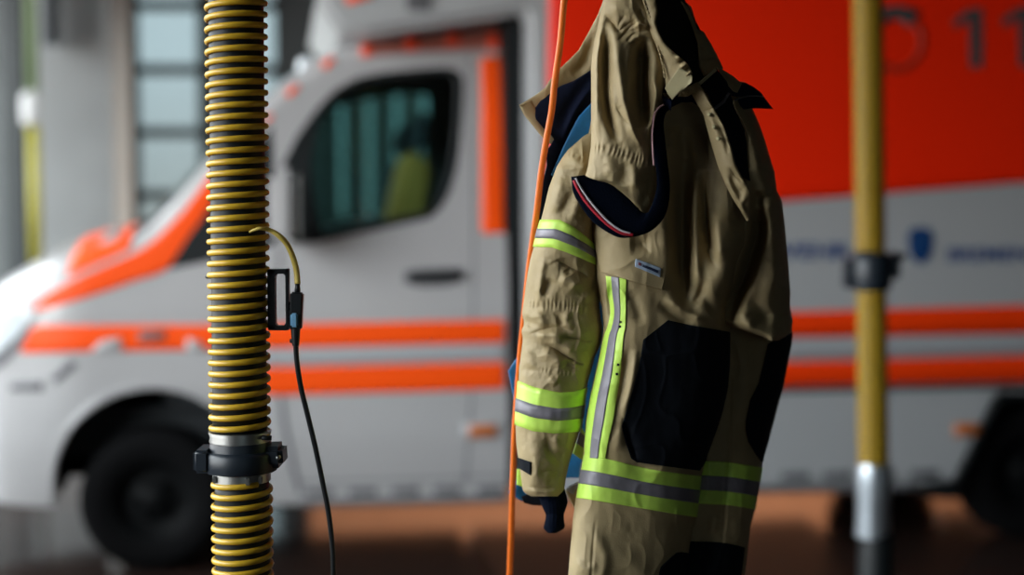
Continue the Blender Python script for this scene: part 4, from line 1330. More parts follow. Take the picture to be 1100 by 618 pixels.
grid_solid('arch_liner', FVg, BVg, ARCHB, amb)
abox('inner_wing', -0.40, 0.50, 0.50, 0.54, 0.5, 1.1, ARCHB, amb)
abox('inner_wing', -0.40, 0.50, 1.46, 1.50, 0.5, 1.1, ARCHB, amb)
abox('engine_bay', -0.75, 0.35, 0.30, 1.68, 0.42, 0.80, ARCHB, amb)


def wheel(uc, w0, sgn, R=0.335):
    """w0 outer face; sgn +1 = body lies toward +w"""
    prof = [(0.19, 0.02), (0.205, 0.0), (R - 0.06, -0.005), (R - 0.02, 0.012), (R, 0.04), (R, 0.19), (R - 0.02, 0.215), (0.2, 0.225)]
    V, Fq = [], []
    seg = 64
    for (r, d) in prof:
        for k in range(seg):
            a = 2 * math.pi * k / seg
            V.append(AP(uc + r * math.cos(a), w0 + sgn * d, R + r * math.sin(a)))
    n = len(prof)
    for i in range(n - 1):
        for k in range(seg):
            Fq.append((i * seg + k, i * seg + (k + 1) % seg, (i + 1) * seg + (k + 1) % seg, (i + 1) * seg + k))
    Fq.append(tuple((n - 1) * seg + k for k in range(seg)))
    t = from_np('wheel', np.array(V), Fq, TYRE, amb)
    prof2 = [(0.005, 0.035), (0.05, 0.03), (0.06, 0.05), (0.13, 0.075), (0.165, 0.05), (0.178, 0.028), (0.198, 0.004), (0.205, 0.012), (0.195, 0.03)]
    V, Fq = [], []
    for (r, d) in prof2:
        for k in range(seg):
            a = 2 * math.pi * k / seg
            V.append(AP(uc + r * math.cos(a), w0 + sgn * d, R + r * math.sin(a)))
    n = len(prof2)
    for i in range(n - 1):
        for k in range(seg):
            Fq.append((i * seg + k, i * seg + (k + 1) % seg, (i + 1) * seg + (k + 1) % seg, (i + 1) * seg + k))
    Fq.append(tuple(range(seg)))
    from_np('rim', np.array(V), Fq, RIM, t)
    for k in range(6):
        a = 2 * math.pi * k / 6
        tube('wheel_nut', [APv(uc + 0.085 * math.cos(a), w0 + sgn * 0.065, R + 0.085 * math.sin(a)), APv(uc + 0.085 * math.cos(a), w0 + sgn * 0.03, R + 0.085 * math.sin(a))], 0.014, RIM, t, seg=6)


U_REAR = 4.32
wheel(0.0, 0.07, 1)
wheel(0.0, 2 * HALF - 0.07, -1)
wheel(U_REAR, 0.02, 1)
wheel(U_REAR, 2 * HALF - 0.02, -1)

# ---- cab markings and fittings
apatch('bonnet_stripe', [(34, 331), (60, 311), (110, 287), (140, 274), (164, 260), (195, 229), (222, 194), (250, 158)], [(40, 334), (72, 326), (110, 314), (145, 302), (180, 289), (205, 255), (228, 220), (254, 182)], 2.5, AORANGE, amb, smooth=True)
apatch('upper_stripe', [(26, 357), (44, 350), (97, 349.5), (222, 349), (290, 348.5), (420, 346), (543, 343.5)], [(22, 379), (38, 379.5), (97, 378), (222, 376), (290, 374.5), (420, 371.5), (543, 369)], 2.5, AORANGE, amb)
apatch('upper_stripe_badge', [(149, 356), (178, 355)], [(149, 367), (178, 366)], 4.5, AGREY, amb).name = 'wing_badge'  # small grey badge on the wing
apatch('stripe_notch', [(97, 378.5), (108, 366), (130, 362)], [(97, 379), (112, 379), (132, 378)], 3.5, AWHITE, amb)
apatch('stripe_notch', [(200, 363), (212, 366)], [(200, 377.5), (224, 377)], 3.5, AWHITE, amb)
apatch('lower_stripe', [(236, 395.5), (290, 395), (420, 392), (543, 389)], [(236, 427), (290, 425.5), (420, 422), (543, 418.5)], 2.5, AORANGE, amb)
apatch('silver_stripe', [(236, 377), (290, 376), (420, 373), (543, 370.5)], [(236, 394), (290, 393), (420, 390.5), (543, 387.5)], 2.0, ASILVER, amb)
apatch('pillar_stripe', [(516, 62), (517, 120), (517, 180), (517, 247), (519, 251)], [(541, 60), (543, 120), (543, 180), (543, 247), (541, 251)], 2.5, AORANGE, amb)
apatch('roof_edge_film', [(390, 49), (430, 43), (480, 37), (540, 30)], [(393, 61), (430, 57), (480, 55), (540, 53)], 3, mat('dull_red_film', (0.40, 0.12, 0.09), 0.5), amb)
for x, y, ww, hh in ((394, 55, 12, 13), (442, 47, 15, 15), (487, 42, 15, 15), (532, 44, 15, 20)):
    apatch('reflective_square', [(x - ww / 2, y - hh / 2), (x + ww / 2, y - hh / 2 - 1)], [(x - ww / 2, y + hh / 2), (x + ww / 2, y + hh / 2 - 1)], 4.5, mat('red_square_film', (0.90, 0.07, 0.015), 0.45), amb)
for x, y, r in ((353, 67, 8), (315, 97, 8), (288, 127, 6)):
    apatch('reflective_square', [(x - r, y + r * 0.3), (x + r * 0.5, y - r)], [(x - r * 0.5, y + r), (x + r, y - r * 0.3)], 4, AORANGE, amb)
apatch('headlight', [(-40, 345), (-10, 338), (10, 332), (30, 329), (37, 333)], [(-50, 380), (-20, 388), (0, 378), (16, 364), (37, 338)], 4, LAMPW, amb)
apatch('headlight_surround', [(-20, 390), (0, 379), (18, 364), (39, 341)], [(-20, 402), (-6, 399), (8, 388), (26, 370)], 4, AGREY, amb)
apatch('bumper_slot', [(11, 411), (46, 410)], [(11, 420), (46, 420)], 3, AGREY, amb)
apatch('bumper_slot', [(54, 406), (76, 386)], [(60, 412), (83, 393)], 3, AGREY, amb)
apatch('door_handle_recess', [(434, 292), (450, 289), (480, 288), (497, 289)], [(434, 304), (450, 308), (480, 307), (497, 302)], 2, AGREY, amb)
h_ = apatch('door_handle', [(437, 294), (465, 292), (496, 291)], [(437, 302), (465, 301), (496, 299)], 28, ABLACK, amb, thick=14)
apatch('door_seam', [(503, 62), (508, 180), (508, 300), (506, 420), (499, 520)], [(505, 62), (510, 180), (510, 300), (508, 420), (501, 520)], 1.8, AGREY, amb, thick=1.5)
apatch('door_seam', [(299, 262), (297, 330), (298, 400), (302, 450), (312, 500), (320, 530)], [(303, 262), (301, 330), (302, 400), (307, 450), (317, 500), (325, 530)], 1.8, AGREY, amb, thick=1.5)
apatch('lower_crease', [(322, 518), (420, 515), (545, 511)], [(322, 519.6), (420, 516.6), (545, 512.6)], 1.8, AGREY, amb, thick=1.5)
for x in (343, 389, 435, 480, 527):
    y = 530 - (x - 330) * 0.018
    apatch('sill_slot', [(x - 15, y - 4), (x + 15, y - 4.5)], [(x - 15, y + 4), (x + 15, y + 3.5)], 2.5, AGREY, amb)
apatch('side_marker', [(504, 457), (534, 456)], [(504, 470), (534, 469)], 7, AMBER, amb, thick=8)
apatch('marker_base', [(497, 454), (537, 453)], [(497, 472), (537, 471)], 3, ASILVER, amb, thick=3)
apatch('sill_trim', [(322, 538), (430, 536), (546, 533)], [(322, 545), (430, 543), (546, 540)], 3, AGREY, amb)
# orange film squares on top of the bonnet
def bonnet_patch(name, x0, x1, t0, t1, off, m, parent):
    ua_, ub_ = float(uz(np.array(float(x0)), np.array(255.0), 0.4)[0]), float(uz(np.array(float(x1)), np.array(255.0), 0.4)[0])
    U, T_ = np.meshgrid(np.linspace(ua_, ub_, 12), np.linspace(t0, t1, 12), indexing='ij')
    zs, zc = np.interp(U, us, zs_), np.interp(U, us, zc_)
    w1 = side_w(U, zs)
    wv = w1 + (HALF - w1) * T_ ** 1.6
    zv = zs + (zc - zs) * (1 - (1 - T_) ** 2.2)
    return grid_solid(name, AP(U, wv, zv + off), AP(U, wv, zv + off - 0.003), m, parent)
bonnet_patch('bonnet_film', 84, 148, 0.10, 0.98, 0.005, AORANGE, amb)
bonnet_patch('bonnet_square', 112, 130, 0.35, 0.8, 0.008, AWHITE, amb)
# mirror
um, zm_ = uz(np.array(299.0), np.array(222.0), -0.17)
um, zm_ = float(um), float(zm_)
mir = abox('wing_mirror', um - 0.045, um + 0.09, -0.30, -0.06, zm_ - 0.17, zm_ + 0.17, AWHITE, amb, 0.045, 4)
tube('mirror_arm', [APv(um, -0.08, zm_ - 0.10), APv(um + 0.0, 0.12, zm_ - 0.16)], 0.03, ABLACK, mir, seg=10)
aprism('mirror_glass', [(um + 0.085, zm_ - 0.14), (um + 0.094, zm_ - 0.14), (um + 0.094, zm_ + 0.14), (um + 0.085, zm_ + 0.14)], -0.275, -0.085, STEEL, mir)
# roof light
ul, zl = uz(np.array(329.0), np.array(71.0), 0.55)
lathe('roof_lamp', [(0.035, -0.05), (0.045, -0.03), (0.042, 0.02), (0.03, 0.038), (0.01, 0.045)], APv(float(ul), 0.55, float(zl)), LAMPW, amb, seg=24)
# front end (mostly outside the picture)
aprism('grille', [(U_NOSE - 0.02, 0.68), (U_NOSE + 0.03, 0.68), (U_NOSE + 0.05, 0.90), (U_NOSE + 0.0, 0.90)], 0.55, 1.43, ABLACK, amb, 0.008)
aprism('bumper', [(U_NOSE - 0.04, float(zfb)), (U_NOSE + 0.2, float(zfb)), (U_NOSE + 0.2, 0.62), (U_NOSE - 0.02, 0.62)], 0.50, 1.48, AWHITE, amb, 0.02)
abox('number_plate', U_NOSE - 0.055, U_NOSE - 0.042, 0.73, 1.25, 0.46, 0.57, WHITEM, amb)

# ---- gap between cab and box
abox('cab_gap_seal', U_GAP - 0.01, U_BOX + 0.10, 0.05, 1.93, ZSILL + 0.05, float(uz(np.array(555.0), np.array(14.0))[1]) + 0.05, ABLACK, amb)

# ---- box body
def buz(x, y):
    u, z = uz(np.array(float(x)), np.array(float(y)), -0.06)
    return float(u), float(z)
U_END = 5.45
ZT = 2.98
zskirt = buz(830, 527)[1]
outl = [(U_BOX, zskirt)]
# rear arch
arc = []
zr = 0.42
ra, rb_ = buz(1029, 519), buz(1071, 430.5)
outl += [(ra[0] - 0.03, zskirt), (ra[0], ra[1]), (rb_[0], rb_[1]), (rb_[0] + 0.04, rb_[1] + 0.03), (2 * U_REAR - rb_[0] - 0.04, rb_[1] + 0.03), (2 * U_REAR - rb_[0], rb_[1]), (2 * U_REAR - ra[0], ra[1]), (2 * U_REAR - ra[0] + 0.03, zskirt)]
outl += [(U_END, zskirt), (U_END, ZT - 0.08), (U_END - 0.08, ZT)]
f0 = buz(392, 38)
f1 = buz(352, 18)
outl += [(f0[0] + 0.30, ZT), (f0[0] - 0.02, ZT - 0.10), (f1[0] - 0.02, f1[1] + 0.22), (f1[0] - 0.05, f1[1] + 0.08), (f1[0], f1[1]), (buz(365, 33)[0], buz(365, 33)[1]), f0, buz(470, 27), buz(561, 14), (U_BOX, buz(566, 22)[1])]
bm = bmesh.new()
a = [bm.verts.new(APv(u, -0.06, z)) for u, z in outl]
b = [bm.verts.new(APv(u, 2 * HALF + 0.06, z)) for u, z in outl]
n = len(outl)
bm.faces.new(a)
bm.faces.new(b[::-1])
for i in range(n):
    bm.faces.new((a[i], b[i], b[(i + 1) % n], a[(i + 1) % n]))
bmesh.ops.recalc_face_normals(bm, faces=bm.faces)
bmesh.ops.bevel(bm, geom=[e for e in bm.edges if abs((e.verts[0].co - e.verts[1].co).normalized().dot(Vector(WD))) < 0.5], offset=0.035, segments=3, affect='EDGES', clamp_overlap=True)
boxb = from_bm('box_body', bm, mat('box_white_paint', (0.44, 0.45, 0.46), 0.4, coat=0.3), amb, autosmooth=35)
R_END = 1330
apatch('red_panel', [(590, -70), (589, 20), (588, 100), (587, 237)], [(R_END, -70), (R_END, 0), (R_END, 60), (R_END, 178)], 2.5, ARED, amb, surf=box_surf, res=12)
apatch('upper_stripe', [(567, 343), (850, 335), (R_END, 321)], [(567, 369), (850, 363), (R_END, 355)], 2.5, ABOXOR, amb, surf=box_surf, res=12)
apatch('lower_stripe', [(567, 390), (850, 388.5), (R_END, 376)], [(567, 419), (850, 416), (R_END, 406)], 2.5, ABOXOR, amb, surf=box_surf, res=12)
apatch('silver_stripe', [(567, 371), (850, 365), (R_END, 357)], [(567, 388), (850, 387), (R_END, 374.5)], 2.0, ASILVER, amb, surf=box_surf, res=12)
apatch('rubbing_strip', [(567, 420), (850, 417), (R_END, 407)], [(567, 424), (850, 421.5), (R_END, 412)], 9, ABLACK, amb, surf=box_surf, res=12, thick=10)
apatch('side_marker', [(1025, 455.5), (1053, 454.5)], [(1025, 469), (1053, 468)], 7, AMBER, amb, surf=box_surf, thick=8)
for x in (854, 899, 945, 993):
    y = 512 - (x - 854) * 0.02
    apatch('sill_slot', [(x - 15, y - 4), (x + 15, y - 4.5)], [(x - 15, y + 4), (x + 15, y + 3.5)], 2.5, AGREY, amb, surf=box_surf)
apatch('sill_trim', [(567, 532), (800, 524), (985, 520)], [(567, 540), (800, 531), (985, 527)], 3, AGREY, amb, surf=box_surf, res=12)
apatch('mud_flap', [(986, 521), (1005, 518), (1029, 516)], [(988, 532), (1010, 536), (1032, 536)], 10, ABLACK, amb, surf=box_surf, thick=20)
apatch('arch_edge', [(1022, 524), (1048, 468), (1069, 428), (1085, 422), (1200, 416)], [(1030, 524), (1056, 470), (1076, 434), (1088, 428), (1200, 422)], 6, ABLACK, amb, surf=box_surf, thick=12)
abox('rear_arch_liner', rb_[0] - 0.25, 2 * U_REAR - rb_[0] + 0.25, 0.30, 1.7, 0.34, rb_[1] + 0.05, ABLACK, amb)
abox('roof_vent_lamp', buz(448, 4)[0] - 0.05, buz(448, 4)[0] + 0.06, -0.075, -0.05, buz(448, 4)[1] - 0.03, buz(448, 4)[1] + 0.05, AGREY, amb, 0.006)
apatch('nose_film', [(372, -14), (390, -18)], [(372, 5), (402, -2)], 3, AORANGE, amb, surf=box_surf)


def lettering(name, body, x0, x1, yb, yt, m, parent, surf=box_surf, off=0.004):
    """flat letters on the side of the box between picture columns x0..x1"""
    cu = bpy.data.curves.new(name, 'FONT')
    cu.body = body
    cu.size = 1
    cu.extrude = 0.001
    cu.offset = 0.02
    to = bpy.data.objects.new(name + '_tmp', cu)
    COL.objects.link(to)
    dg = bpy.context.evaluated_depsgraph_get()
    me = bpy.data.meshes.new_from_object(to.evaluated_get(dg))
    bpy.data.objects.remove(to)
    V = np.array([v.co[:] for v in me.vertices])
    mn, mx = V.min(0), V.max(0)
    ua, _, za = surf(np.array(float(x0)), np.array(float(yb)))
    ub, _, zb2 = surf(np.array(float(x1)), np.array(float(yt)))
    _, _, zt2_ = surf(np.array(float(x0)), np.array(float(yt)))
    su = (ub - ua) / (mx[0] - mn[0])
    sz = (zt2_ - za) / (mx[1] - mn[1])
    w0 = -0.06
    P = AP(ua + (V[:, 0] - mn[0]) * su, w0 - off - V[:, 2] * 0.8, za + (V[:, 1] - mn[1]) * sz)
    for v, p in zip(me.vertices, P):
        v.co = p
    return link_mesh(name, me, m, parent, smooth=False)


lettering('lettering', 'FEUERWEHR', 745, 913, 280, 262, TEXTB, amb)
lettering('lettering', 'BREMEN', 1018, 1104, 281, 266, TEXTB, amb)
dg = bmesh.new()
for x0 in (0, 53):
    for poly in ([(1041, 9), (1055, 9), (1055, 73), (1041, 73)], [(1041, 9), (1041, 22), (1025, 31), (1022, 22)]):
        P = np.array([(x + x0, y - x0 * 0.03) for x, y in poly], float)
        u, w, z = box_surf(P[:, 0], P[:, 1])
        f = [dg.verts.new(APv(a_, -0.0655, c_)) for a_, c_ in zip(u, z)]
        g = [dg.verts.new(APv(a_, -0.0615, c_)) for a_, c_ in zip(u, z)]
        n = len(f)
        dg.faces.new(f)
        dg.faces.new(g[::-1])
        for q in range(n):
            dg.faces.new((f[q], f[(q + 1) % n], g[(q + 1) % n], g[q]))
num = from_bm('emergency_number', dg, TEXTG, amb)
lettering('last_digit', '2', 1124, 1166, 68, 5, TEXTG, num)
# emblem: blue shield with a small key
sh_pts = [(976, 249), (980, 245.5), (988, 244), (997, 245.5), (1001, 249), (1001.5, 262), (999.5, 273), (995, 280), (988.5, 284), (982, 280), (977.5, 273), (975.5, 262)]
u, w, z = box_surf(np.array([p[0] for p in sh_pts]), np.array([p[1] for p in sh_pts]))
aprism('emblem', list(zip(u.tolist(), z.tolist())), -0.066, -0.06, EMBL, amb)
uk, _, zk = box_surf(np.array(988.5), np.array(262.0))
kb_ = bmesh.new()
ky = mat('emblem_key', (0.03, 0.09, 0.24), 0.5)
for (du, dz, su_, sz_) in ((0, -0.004, 0.007, 0.075), (0.012, -0.034, 0.018, 0.01), (0.010, -0.016, 0.014, 0.008), (0, 0.042, 0.03, 0.007), (0, 0.060, 0.03, 0.007), (-0.013, 0.051, 0.007, 0.022), (0.013, 0.051, 0.007, 0.022)):
    box_bm(kb_, APv(float(uk) + du, -0.0672, float(zk) + dz), (su_, 0.002, sz_), Matrix.Rotation(ALPHA, 4, 'Z'))
from_bm('emblem_key', kb_, ky, amb)
# telephone sign: ring with a handset, left of the number
uc2, _, zc2 = box_surf(np.array(962.0), np.array(44.0))
rr0, rr1 = 0.118, 0.150
tt = np.linspace(0, 2 * math.pi, 49)
Gf = np.stack([AP(float(uc2) + r * np.cos(tt), -0.066, float(zc2) + r * np.sin(tt)) for r in (rr0, rr1)], 1)
grid_solid('telephone_ring', Gf, Gf + WD * 0.004, mat('faded_red_ring', (0.45, 0.03, 0.012), 0.5), amb)
a_ = np.linspace(math.radians(48), math.radians(160), 20)
wid = 0.034 + 0.022 * np.abs(np.linspace(-1, 1, 20)) ** 4
Gf = np.stack([AP(float(uc2) + (0.135 + wid * s) * np.cos(a_), -0.068, float(zc2) + (0.135 + wid * s) * np.sin(a_)) for s in (-1, 0, 1)], 1)
grid_solid('telephone_handset', Gf, Gf + WD * 0.004, TEXTG, amb)

# ================================================================== the hall
XL, XR, YF, YB, ZC = -4.7, 6.5, -5.0, 11.4, 4.6
def wall_box(name, x0, x1, y0, y1, z0, z1, m, parent=None):
    bm = bmesh.new()
    box_bm(bm, Vector(((x0 + x1) / 2, (y0 + y1) / 2, (z0 + z1) / 2)), (x1 - x0, y1 - y0, z1 - z0))
    return from_bm(name, bm, m, parent)


fl_ = structure(wall_box('floor', XL - 8, XR + 0.2, YF - 3, YB + 6, -0.1, 0.0, FLOORM))
structure(wall_box('ceiling', XL - 0.2, XR + 0.2, YF - 0.2, YB + 0.2, ZC, ZC + 0.15, CEILM))
structure(wall_box('wall_right', XR, XR + 0.2, YF - 0.2, YB + 0.2, 0, ZC, WALLM))
# left wall, unseen: open bay gates, spans and jog set to shape the light
GATES = [(-0.8, 5.5), (6.1, 7.7), (8.2, 10.9)]
GTOP = 3.9
XG = -3.35          # the bay gates; further back the hall is wider
YJ = 8.0
wl_ = structure(wall_box('wall_left', XG - 0.2, XG, YF - 0.2, GATES[0][0], 0, ZC, WALLM))
wall_box('wall_panel', XG - 0.2, XG, GATES[0][1], GATES[1][0], 0, ZC, WALLM, wl_)
wall_box('wall_panel', XG - 0.2, XG, GATES[1][1], YJ, 0, ZC, WALLM, wl_)
wall_box('wall_panel', XL - 0.2, XG - 0.2, YJ - 0.2, YJ, 0, ZC, WALLM, wl_)
wall_box('wall_panel', XL - 0.2, XL, YJ, GATES[2][0], 0, ZC, WALLM, wl_)
wall_box('wall_panel', XL - 0.2, XL, GATES[2][1], YB + 0.2, 0, ZC, WALLM, wl_)
for y0_, y1_ in GATES:
    xx = XL if y0_ > YJ else XG
    wall_box('wall_panel', xx - 0.2, xx, y0_, y1_, GTOP, ZC, WALLM, wl_)
wall_box('wall_panel', XG - 0.2, XG, GATES[0][0], GATES[0][1], 0, 0.9, WALLM, wl_)  # unseen low panel, added so the gate light falls from above
# front wall (behind the camera) with an unseen window kept for soft fill
gx = [(0.6, 3.6)]
wf_ = structure(wall_box('wall_front', XL - 0.2, gx[0][0], YF - 0.2, YF, 0, ZC, WALLM))
wall_box('wall_panel', gx[0][1], XR + 0.2, YF - 0.2, YF, 0, ZC, WALLM, wf_)
wall_box('wall_panel', gx[0][0], gx[0][1], YF - 0.2, YF, 3.0, ZC, WALLM, wf_)
wall_box('wall_panel', gx[0][0], gx[0][1], YF - 0.2, YF, 0, 0.6, WALLM, wf_)
def window(name, x0, x1, z0, z1, y, nx, nz, frm, gls, fw=0.06, zlines=None, xlines=None):
    root = structure(wall_box(name, x0, x1, y - 0.02, y + 0.02, z0, z0 + fw, frm))
    wall_box('window_frame', x0, x1, y - 0.02, y + 0.02, z1 - fw, z1, frm, root)
    for k in range(nx + 1):
        x = x0 + (x1 - x0) * k / nx
        wall_box('window_frame', x - fw / 2, x + fw / 2, y - 0.025, y + 0.025, z0, z1, frm, root)
    zl_ = zlines if zlines is not None else [z0 + (z1 - z0) * k / nz for k in range(1, nz)]
    for z in zl_:
        wall_box('window_frame', x0, x1, y - 0.025, y + 0.025, z - fw / 2, z + fw / 2, frm, root)
    wall_box('window_pane', x0 + 0.01, x1 - 0.01, y - 0.006, y + 0.006, z0 + 0.01, z1 - 0.01, gls, root)
    return root
window('fill_window', gx[0][0], gx[0][1], 0.6, 3.0, YF - 0.1, 8, 1, DARKFR, HALLGLASS, 0.08)  # unseen window, gives weak frontal fill
# back wall: window bays seen past the bonnet
xw = lambda p: float(W(p, 100, YB)[0])
zw = lambda p: float(W(100, p, YB)[2])
bays = [(140, 216, 'window_1'), (232, 300, 'window_2'), (350, 470, 'window_4')]
z_lo, z_hi = 0.05, zw(-170)
if z_hi > ZC - 0.1:
    z_hi = ZC - 0.1
wb_ = structure(wall_box('wall_back', XL - 0.2, xw(bays[0][0]), YB, YB + 0.2, 0, ZC, WALLM))
wall_box('wall_panel', xw(bays[0][1]), xw(bays[1][0]), YB, YB + 0.2, 0, ZC, DARKFR, wb_)
wall_box('wall_panel', xw(bays[1][1]), xw(bays[2][0]), YB, YB + 0.2, 0, ZC, WALLM, wb_)
wall_box('wall_panel', xw(bays[2][0]), xw(bays[2][1]), YB, YB + 0.2, 0, 1.4, WALLM, wb_)
wall_box('wall_panel', xw(bays[2][1]), XR + 0.2, YB, YB + 0.2, 0, ZC, WALLM, wb_)
BRICK = mat('terracotta_brick_dado', (0.78, 0.32, 0.15), 0.7, noise=0.15, nscale=8)
structure(wall_box('trim_4', xw(330), XR, YB - 0.06, YB, 0, 1.35, BRICK))
for a0_, a1_, nm in bays:
    wall_box('wall_panel', xw(a0_), xw(a1_), YB, YB + 0.2, z_hi, ZC, WALLM, wb_)
    if nm == 'window_4':
        window(nm, xw(a0_), xw(a1_), 1.4, z_hi, YB + 0.1, 4, 1, DARKFR, HALLGLASS, 0.17)
        continue
    window(nm, xw(a0_), xw(a1_), z_lo, z_hi, YB + 0.1, 1, 1, DARKFR, HALLGLASS, 0.085, zlines=[zw(y) for y in (-66, 4, 74, 142, 210, 280, 350, 420)])
# steel post and concrete column in front of the back wall
structure(wall_box('trim_1', xw(119), xw(141), YB - 0.12, YB - 0.01, 0, ZC, FRAMEM))
yc = 9.6
xc = lambda p: float(W(p, 100, yc)[0])
structure(wall_box('column', xc(42), xc(121), yc, yc + 0.45, 0, ZC, CONC))
pipe = tube('hanging_pipe', [Vector((xc(60), yc - 0.09, ZC - 0.01)), Vector((xc(61), yc - 0.09, float(W(60, 50, yc)[2])))], 0.062, mat('pale_blue_grey_paint', (0.20, 0.23, 0.25), 0.5), None, seg=20)
tag(pipe, 'short blue-grey pipe hanging down against the concrete column', 'pipe')
# yellow post with a white cap left of the column
xp = float(W(38, 200, 10.6)[0])
yp = thing('yellow_post', 'tall yellow post with a white lamp on it left of the concrete column', 'post', (xp, 10.6, 0))
tube('added_pale_foot', [Vector((xp, 10.6, 0)), Vector((xp, 10.6, 1.15))], 0.06, WALLL, yp, seg=20)  # unseen pale section, added to keep the floor reflection pale
tube('post', [Vector((xp, 10.6, 1.15)), Vector((xp, 10.6, float(W(38, 132, 10.6)[2])))], 0.047, YPOST, yp, seg=20)
lathe('white_lamp', [(0.05, -0.12), (0.085, -0.1), (0.09, 0.08), (0.06, 0.13), (0.02, 0.14)], Vector((xp, 10.6, float(W(38, 118, 10.6)[2]))), WHITEM, yp, seg=24)
tube('upper_post', [Vector((xp, 10.6, float(W(38, 104, 10.6)[2]))), Vector((xp, 10.6, ZC - 0.002))], 0.042, mat('pale_green_post', (0.22, 0.30, 0.16), 0.6), yp, seg=20)
# tall dark cabinet at the far left edge
cab_x0, cab_x1 = float(W(8, 200, 10.9)[0]), float(W(29, 200, 10.9)[0])
structure(wall_box('trim_2', cab_x0, cab_x1, 10.85, 11.39, 0, ZC, DARKFR))
structure(wall_box('trim_3', float(W(-30, 200, 10.9)[0]), cab_x0 - 0.01, 11.1, 11.39, 0, ZC, WALLL))
# unseen lamp added behind the ambulance to brighten the rear wall
cl = thing('added_fill_lamp', 'unseen tube lamp added behind the ambulance to brighten the rear wall', 'lamp', (1.5, 10.3, 3.35))
box('fill_lamp_housing', (1.5, 10.3, 3.40), (3.9, 0.18, 0.10), WHITEM, cl, bevel=0.01)
for sx_ in (0.0, 3.0):
    tube('fill_lamp_rod', [(sx_, 10.3, 3.44), (sx_, 10.3, ZC - 0.001)], 0.01, GALV, cl, seg=8)

# ================================================================== daylight
world = bpy.data.worlds.new('overcast_sky')
SC.world = world
world.use_nodes = True
wn = world.node_tree
bg = wn.nodes['Background']
tc = wn.nodes.new('ShaderNodeTexCoord')
sx = wn.nodes.new('ShaderNodeSeparateXYZ')
wn.links.new(tc.outputs['Generated'], sx.inputs[0])
# brighter toward the left (the side of the hidden sun), paler elsewhere
mr = wn.nodes.new('ShaderNodeMapRange')
mr.inputs[1].default_value = -0.31
mr.inputs[2].default_value = -0.42
mr.inputs[3].default_value = 0.75
mr.inputs[4].default_value = 9.7
wn.links.new(sx.outputs['X'], mr.inputs[0])
cr = wn.nodes.new('ShaderNodeValToRGB')
cr.color_ramp.elements[0].position = 0.45
cr.color_ramp.elements[0].color = (0.50, 0.42, 0.36, 1)
cr.color_ramp.elements[1].position = 0.55
cr.color_ramp.elements[1].color = (0.90, 0.97, 1.0, 1)
mz = wn.nodes.new('ShaderNodeMath')
mz.operation = 'MULTIPLY_ADD'
mz.inputs[1].default_value = 0.5
mz.inputs[2].default_value = 0.5
wn.links.new(sx.outputs['Z'], mz.inputs[0])
wn.links.new(mz.outputs[0], cr.inputs[0])
wn.links.new(cr.outputs[0], bg.inputs['Color'])
# and a brighter patch of sky added behind the camera for frontal fill
my = wn.nodes.new('ShaderNodeMapRange')
my.inputs[1].default_value = -0.80
my.inputs[2].default_value = -0.95
my.inputs[3].default_value = 0.0
my.inputs[4].default_value = 0.4
wn.links.new(sx.outputs['Y'], my.inputs[0])
ad = wn.nodes.new('ShaderNodeMath')
ad.operation = 'ADD'
# added sky glow, left and behind the camera, so light fades along the ambulance
g1 = wn.nodes.new('ShaderNodeMapRange')
g1.inputs[1].default_value = -0.68
g1.inputs[2].default_value = -0.57
g1.inputs[3].default_value = 0.0
g1.inputs[4].default_value = 6.0
wn.links.new(sx.outputs['X'], g1.inputs[0])
g2 = wn.nodes.new('ShaderNodeMapRange')
g2.inputs[1].default_value = -0.30
g2.inputs[2].default_value = -0.40
g2.inputs[3].default_value = 0.0
g2.inputs[4].default_value = 1.0
wn.links.new(sx.outputs['X'], g2.inputs[0])
g3 = wn.nodes.new('ShaderNodeMapRange')
g3.inputs[1].default_value = -0.45
g3.inputs[2].default_value = -0.60
g3.inputs[3].default_value = 0.0
g3.inputs[4].default_value = 1.0
wn.links.new(sx.outputs['Y'], g3.inputs[0])
m1 = wn.nodes.new('ShaderNodeMath')
m1.operation = 'MULTIPLY'
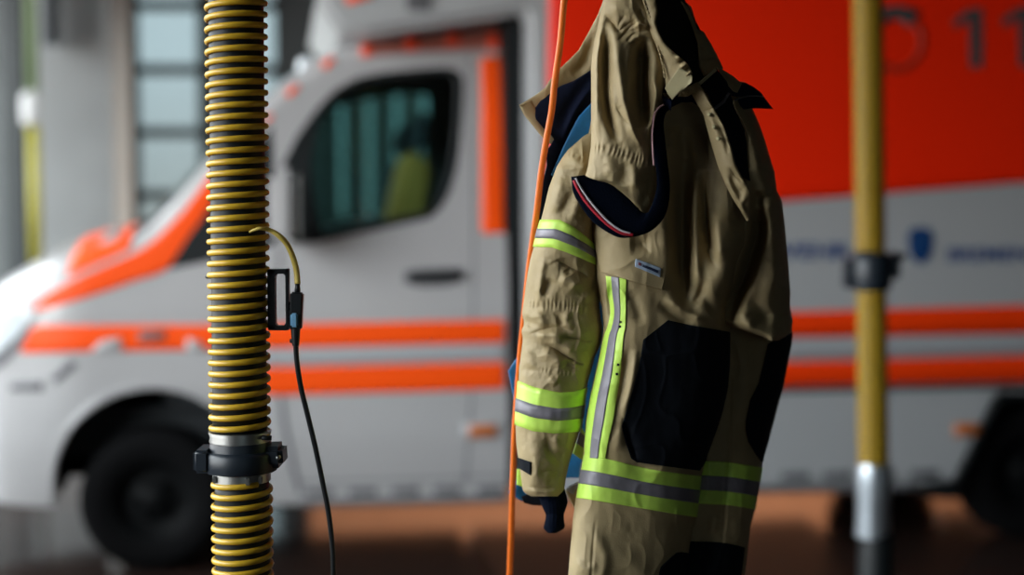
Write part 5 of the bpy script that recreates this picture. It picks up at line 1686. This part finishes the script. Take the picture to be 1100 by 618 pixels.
wn.links.new(g1.outputs[0], m1.inputs[0])
wn.links.new(g2.outputs[0], m1.inputs[1])
m2 = wn.nodes.new('ShaderNodeMath')
m2.operation = 'MULTIPLY_ADD'
wn.links.new(m1.outputs[0], m2.inputs[0])
wn.links.new(g3.outputs[0], m2.inputs[1])
wn.links.new(mr.outputs[0], m2.inputs[2])
wn.links.new(m2.outputs[0], ad.inputs[0])
wn.links.new(my.outputs[0], ad.inputs[1])
wn.links.new(ad.outputs[0], bg.inputs['Strength'])


def portal(name, loc, rot, sx_, sy_):
    l = bpy.data.lights.new(name, 'AREA')
    l.shape = 'RECTANGLE'
    l.size, l.size_y = sx_, sy_
    l.cycles.is_portal = True
    o = bpy.data.objects.new(name, l)
    o.location = loc
    o.rotation_euler = rot
    COL.objects.link(o)
    return o


for y0_, y1_ in GATES:
    portal('gate_daylight', ((XL if y0_ > YJ else XG) - 0.05, (y0_ + y1_) / 2, GTOP / 2), (0, -math.pi / 2, 0), GTOP, y1_ - y0_)
portal('window_daylight', (2.1, YF - 0.15, 1.8), (math.pi / 2, 0, 0), 3.0, 2.4)
portal('window_daylight', ((xw(140) + xw(300)) / 2, YB + 0.15, 2.0), (-math.pi / 2, 0, 0), xw(300) - xw(140), 4.0)

lamp = bpy.data.lights.new('fill_lamp_light', 'AREA')  # added fill for the rear wall that the floor mirrors
lamp.shape = 'RECTANGLE'
lamp.size, lamp.size_y = 3.8, 0.12
lamp.energy = 340
lamp.color = (1.0, 0.93, 0.84)
lo = bpy.data.objects.new('fill_lamp_light', lamp)
lo.location = (1.5, 10.3, 3.335)
lo.rotation_euler = (math.radians(22), 0, 0)
COL.objects.link(lo)
SC.cycles.use_denoising = True
SC.cycles.max_bounces = 8
SC.cycles.transparent_max_bounces = 12
SC.cycles.caustics_reflective = False
SC.cycles.caustics_refractive = False
SC.cycles.sample_clamp_indirect = 4.0
vs = SC.view_settings
vs.view_transform = 'Standard'
vs.look = 'None'
vs.gamma = 1.0
vs.use_curve_mapping = False
vs.exposure = 0.0
